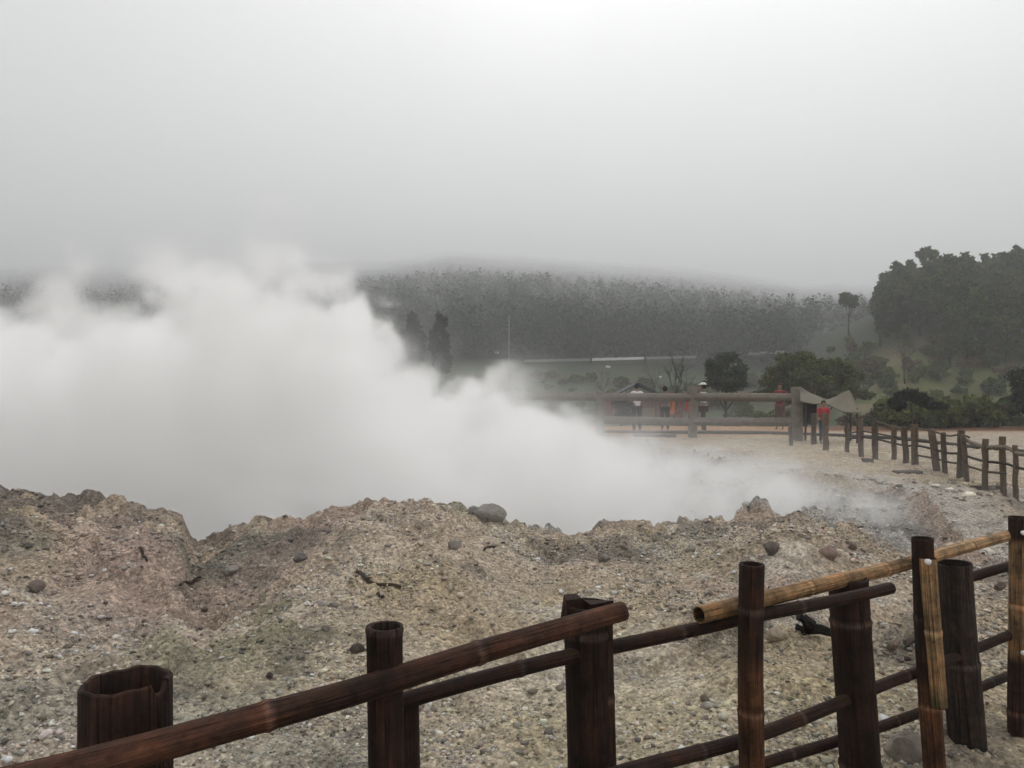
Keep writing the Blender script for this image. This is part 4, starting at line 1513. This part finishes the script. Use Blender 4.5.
# far wood on the misty hill
def far_wood():
    rg = np.random.default_rng(77)
    n = 7000
    R = 122 * (1150 / 122) ** (rg.random(n) ** 1.25)
    a = np.radians(rg.uniform(-41, 33, n))
    X, Y = R * np.sin(a), R * np.cos(a)
    px = CX + F * X / Y
    ok = ~((px > 865) & (R < 175))
    ok &= ~((px > 812) & (R < 170))
    X, Y, R = X[ok], Y[ok], R[ok]
    n = len(X)
    Z = terrain(X, Y)
    q = 80
    h = rg.uniform(4.5, 9, n) * (1 - .58 * ss(200, 650, R))
    w = h * rg.uniform(.24, .42, n)
    dv = rg.normal(size=(n, q, 3)); dv /= np.linalg.norm(dv, axis=2)[..., None]
    u = rg.random((n, q))
    taper = (1.05 - .75 * np.abs(dv[..., 2] * .5 + .5 - .35))
    p = np.stack([X, Y, Z + h * .55], 1)[:, None, :] + dv * np.stack([w, w, h * .5], 1)[:, None, :] * (.6 + .45 * u)[..., None] * np.stack([taper, taper, np.ones_like(taper)], -1)
    nr_ = dv + rg.normal(0, .6, (n, q, 3)); nr_ /= np.linalg.norm(nr_, axis=2)[..., None]
    t = np.cross(nr_, rg.normal(size=(n, q, 3))); t /= np.linalg.norm(t, axis=2)[..., None]
    b = np.cross(nr_, t)
    s = (.28 * np.exp(rg.normal(0, .3, (n, q))) * (h / 6.5)[:, None])[..., None]
    v = np.stack([p - t * s, p + b * s * .6, p + t * s, p - b * s * .6], 2).reshape(-1, 3)
    f = np.arange(n * q * 4).reshape(-1, 4)
    c = np.array(GREENS)[rg.choice(4, n)] * np.array([.46, .56, .68]) * np.exp(rg.normal(0, .05, (n, 1)))
    o = link('forest', new_mesh('forest', v, f, M_LEAF, tint=np.repeat(c, q * 4, 0), smooth=False))
    tag(o, 'wooded hillside fading into the mist', 'forest', kind='stuff')


far_wood()

# ------------------------------------------------------------------ steam
STEAM = [(-24, 3.1), (-12, 3.1), (-10.8, 3.0), (-9.6, 2.6), (-8.2, 2.8), (-6.6, 3.1), (-5.0, 3.3), (-3.7, 3.3), (-3.0, 2.9), (-2.4, 2.0), (-1.8, 1.45), (-.9, 1.25), (-.25, 1.15),
         (.5, 1.15), (1.2, .9), (2.2, .65), (3.2, .5), (4.2, .35), (5.2, .25), (6.2, .05), (7.5, -.6)]
sm = bpy.data.volumes.new('steam')
steam = bpy.data.objects.new('steam', sm)
COL.objects.link(steam)
tag(steam, 'thick white steam billowing out of the crater', 'steam', kind='stuff')
M_STEAM = mat_vol('steam', 1.0, (.998, .996, .993), .1, attr=True)
sm.materials.append(M_STEAM)
g = bpy.data.node_groups.new('steam_field', 'GeometryNodeTree')
g.interface.new_socket('Geometry', in_out='INPUT', socket_type='NodeSocketGeometry')
g.interface.new_socket('Geometry', in_out='OUTPUT', socket_type='NodeSocketGeometry')
gn, gl = g.nodes, g.links


def GN(kind, **kw):
    o = gn.new(kind)
    for k, v in kw.items(): setattr(o, k, v)
    return o


def gm(op, a, b=None, clamp=False):
    o = GN('ShaderNodeMath', operation=op, use_clamp=clamp)
    for i, q in enumerate((a, b)):
        if q is None: continue
        if isinstance(q, (int, float)): o.inputs[i].default_value = q
        else: gl.new(q, o.inputs[i])
    return o.outputs[0]


def gss(x, a, b):
    o = GN('ShaderNodeMapRange', interpolation_type='SMOOTHSTEP')
    gl.new(x, o.inputs['Value'])
    o.inputs['From Min'].default_value = a; o.inputs['From Max'].default_value = b
    return o.outputs[0]


def gnoise(vec, scale, detail, rough=.55):
    o = GN('ShaderNodeTexNoise')
    gl.new(vec, o.inputs['Vector'])
    o.inputs['Scale'].default_value = scale; o.inputs['Detail'].default_value = detail; o.inputs['Roughness'].default_value = rough
    return o.outputs['Fac'] if 'Fac' in o.outputs else o.outputs[0]


def gvor(vec, scale):
    o = GN('ShaderNodeTexVoronoi', feature='SMOOTH_F1')
    gl.new(vec, o.inputs['Vector'])
    o.inputs['Scale'].default_value = scale
    o.inputs['Smoothness'].default_value = .4
    return o.outputs['Distance']


pos = GN('GeometryNodeInputPosition').outputs[0]
sx_ = GN('ShaderNodeSeparateXYZ'); gl.new(pos, sx_.inputs[0])
X_, Y_, Z_ = sx_.outputs
# warp
wn = GN('ShaderNodeTexNoise'); gl.new(pos, wn.inputs['Vector']); wn.inputs['Scale'].default_value = .6; wn.inputs['Detail'].default_value = 5
wv = GN('ShaderNodeVectorMath', operation='MULTIPLY_ADD')
gl.new(wn.outputs['Color'], wv.inputs[0]); wv.inputs[1].default_value = (1.6, 1.6, 1.6); gl.new(pos, wv.inputs[2])
wp = wv.outputs[0]
curve = GN('ShaderNodeFloatCurve')
x0c, x1c, z0c, z1c = -24., 8., -3., 5.
mpn = GN('ShaderNodeMapRange'); gl.new(X_, mpn.inputs['Value']); mpn.inputs['From Min'].default_value = x0c; mpn.inputs['From Max'].default_value = x1c
gl.new(mpn.outputs[0], curve.inputs['Value'])
cp = curve.mapping.curves[0].points
pts_c = [((x - x0c) / (x1c - x0c), (z - z0c) / (z1c - z0c)) for x, z in STEAM]
cp[0].location = pts_c[0]; cp[1].location = pts_c[-1]
for q in pts_c[1:-1]: cp.new(*q)
for q in cp: q.handle_type = 'AUTO_CLAMPED'
curve.mapping.update()
Ttop = gm('ADD', gm('MULTIPLY', curve.outputs[0], z1c - z0c), z0c)
n1 = gm('SUBTRACT', gnoise(wp, .33, 3), .5)
n2 = gm('SUBTRACT', gnoise(wp, .95, 5, .6), .5)
bl = gm('SUBTRACT', .5, gvor(wp, .75))
wide = gss(X_, 5.5, -3.0)      # billows are bigger to the left
amp = gm('ADD', gm('MULTIPLY', wide, .75), .25)
pf = gm('SUBTRACT', .5, gvor(wp, 1.7))
puff = gm('ADD', gm('MULTIPLY', n1, 3.6), gm('ADD', gm('MULTIPLY', n2, 2.8), gm('ADD', gm('MULTIPLY', bl, 2.0), gm('MULTIPLY', pf, .7))))
puff = gm('MULTIPLY', amp, puff)
top_d = gm('SUBTRACT', Ttop, Z_)
front_d = gm('MULTIPLY', gm('SUBTRACT', Y_, 10.2), .9)
back_d = gm('MULTIPLY', gm('SUBTRACT', 20.5, Y_), .7)
right_d = gm('SUBTRACT', 7.1, X_)
sd_ = gm('MINIMUM', gm('MINIMUM', top_d, front_d), gm('MINIMUM', back_d, right_d))
sd_ = gm('ADD', gm('MAXIMUM', sd_, -4.0), gm('MULTIPLY', puff, gm('ADD', gm('MULTIPLY', gss(Z_, -.2, 1.6), .5), .6)))
core = gss(sd_, .1, .6)
veil = gm('MULTIPLY', gss(sd_, -.95, .6), .07)
keep = gm('MULTIPLY', gss(Y_, 9.0, 9.9), gm('MULTIPLY', gss(X_, 7.9, 6.9), gss(Y_, 23.0, 21.5)))
body = gm('MULTIPLY', gm('MULTIPLY', core, core), gm('ADD', gm('MULTIPLY', gss(gm('ADD', n2, gm('MULTIPLY', pf, .25)), -.08, .10), 1.6), .05))
peak = gm('ADD', gm('MULTIPLY', gss(X_, 4.5, -1.0), .40), .60)
dens = gm('MULTIPLY', gm('MULTIPLY', gm('ADD', body, veil), peak), keep)
vc = GN('GeometryNodeVolumeCube')
gl.new(dens, vc.inputs['Density'])
vc.inputs['Min'].default_value = (-24, 9.0, -2.6)
vc.inputs['Max'].default_value = (8.2, 23.0, 6.2)
vc.inputs['Resolution X'].default_value = 286
vc.inputs['Resolution Y'].default_value = 126
vc.inputs['Resolution Z'].default_value = 80
smn = GN('GeometryNodeSetMaterial'); smn.inputs['Material'].default_value = M_STEAM
go = GN('NodeGroupOutput')
gl.new(vc.outputs[0], smn.inputs['Geometry'])
gl.new(smn.outputs[0], go.inputs[0])
md = steam.modifiers.new('field', 'NODES'); md.node_group = g

# ------------------------------------------------------------------ haze
bm = bmesh.new()
bmesh.ops.create_cube(bm, size=1)
me = bpy.data.meshes.new('haze'); bm.to_mesh(me); bm.free()
me.materials.append(mat_vol('haze', .0019, (.918, .926, .934), .45))
hz = link('haze', me)
HB, HT = -6.0, 545.0
hz.scale = (9600, 9600, HT - HB)
hz.location = (0, 0, (HT + HB) / 2)
tag(hz, 'pale mist over the whole valley', 'haze', kind='stuff')

# ------------------------------------------------------------------ light
SUN_EL, SUN_AZ = 42.0, 4.0       # in front of the camera, behind the cloud
w = bpy.data.worlds.new('World')
scene.world = w
w.use_nodes = True
nt = w.node_tree
bg = nt.nodes['Background']
sky = nt.nodes.new('ShaderNodeTexSky')
sky.sky_type = 'NISHITA'
sky.sun_disc = False
sky.sun_elevation = math.radians(SUN_EL)
sky.sun_rotation = math.radians(SUN_AZ)
sky.air_density = 1.0
sky.dust_density = 2.0
hs = nt.nodes.new('ShaderNodeHueSaturation')
hs.inputs['Saturation'].default_value = .12
nt.links.new(sky.outputs[0], hs.inputs['Color'])
cloud = nt.nodes.new('ShaderNodeMix')          # closed cloud cover: mostly even grey light
cloud.data_type = 'RGBA'
cloud.inputs[0].default_value = .6
nt.links.new(hs.outputs[0], cloud.inputs[6])
cloud.inputs[7].default_value = (9.5, 9.5, 9.55, 1)
# an overcast sky is about three times brighter overhead than at the horizon, and uneven
tc = nt.nodes.new('ShaderNodeTexCoord')
sp = nt.nodes.new('ShaderNodeSeparateXYZ')
nt.links.new(tc.outputs['Generated'], sp.inputs[0])
def wm(op, a, b, clamp=False):
    o = nt.nodes.new('ShaderNodeMath'); o.operation = op; o.use_clamp = clamp
    for i, q in enumerate((a, b)):
        if isinstance(q, (int, float)): o.inputs[i].default_value = q
        else: nt.links.new(q, o.inputs[i])
    return o.outputs[0]
grad = wm('ADD', wm('MULTIPLY', wm('MAXIMUM', sp.outputs[2], 0.), 1.15), .18)
wn_ = nt.nodes.new('ShaderNodeTexNoise')
nt.links.new(tc.outputs['Generated'], wn_.inputs['Vector'])
wn_.inputs['Scale'].default_value = 1.8; wn_.inputs['Detail'].default_value = 4
grad = wm('MULTIPLY', grad, wm('ADD', wm('MULTIPLY', wn_.outputs[0], 1.3), .35))
grad = wm('MULTIPLY', grad, wm('ADD', wm('MULTIPLY', sp.outputs[0], .7), 1.0))
vm = nt.nodes.new('ShaderNodeVectorMath'); vm.operation = 'SCALE'
nt.links.new(cloud.outputs[2], vm.inputs[0]); nt.links.new(grad, vm.inputs['Scale'])
nt.links.new(vm.outputs[0], bg.inputs[0])
bg.inputs[1].default_value = .12
sl = bpy.data.lights.new('sun', 'SUN')
sl.energy = .9
sl.angle = math.radians(25)
sl.color = (1, .96, .9)
so = link('sun', sl)
el, az = math.radians(SUN_EL), math.radians(SUN_AZ)
sdv = Vector((math.sin(az) * math.cos(el), math.cos(az) * math.cos(el), math.sin(el)))
so.rotation_euler = (-sdv).to_track_quat('-Z', 'Y').to_euler()
so.location = (0, 0, 30)

cam = bpy.data.cameras.new('camera')
cam.sensor_width = 36
cam.lens = 36 * F / 1024
cam.clip_start = .05
cam.clip_end = 20000
co = link('camera', cam)
co.location = (0, 0, EYE)
co.rotation_euler = (math.radians(90), 0, 0)
scene.camera = co

scene.view_settings.view_transform = 'Standard'
scene.view_settings.look = 'None'
scene.view_settings.exposure = 0.68
scene.view_settings.gamma = 1
cy = scene.cycles
cy.use_denoising = True
try:
    cy.denoiser = 'OPENIMAGEDENOISE'
except Exception:
    pass
cy.max_bounces = 18
cy.diffuse_bounces = 3
cy.glossy_bounces = 2
cy.transmission_bounces = 2
cy.volume_bounces = 16
cy.transparent_max_bounces = 4
cy.volume_step_rate = 2.0
cy.volume_max_steps = 512
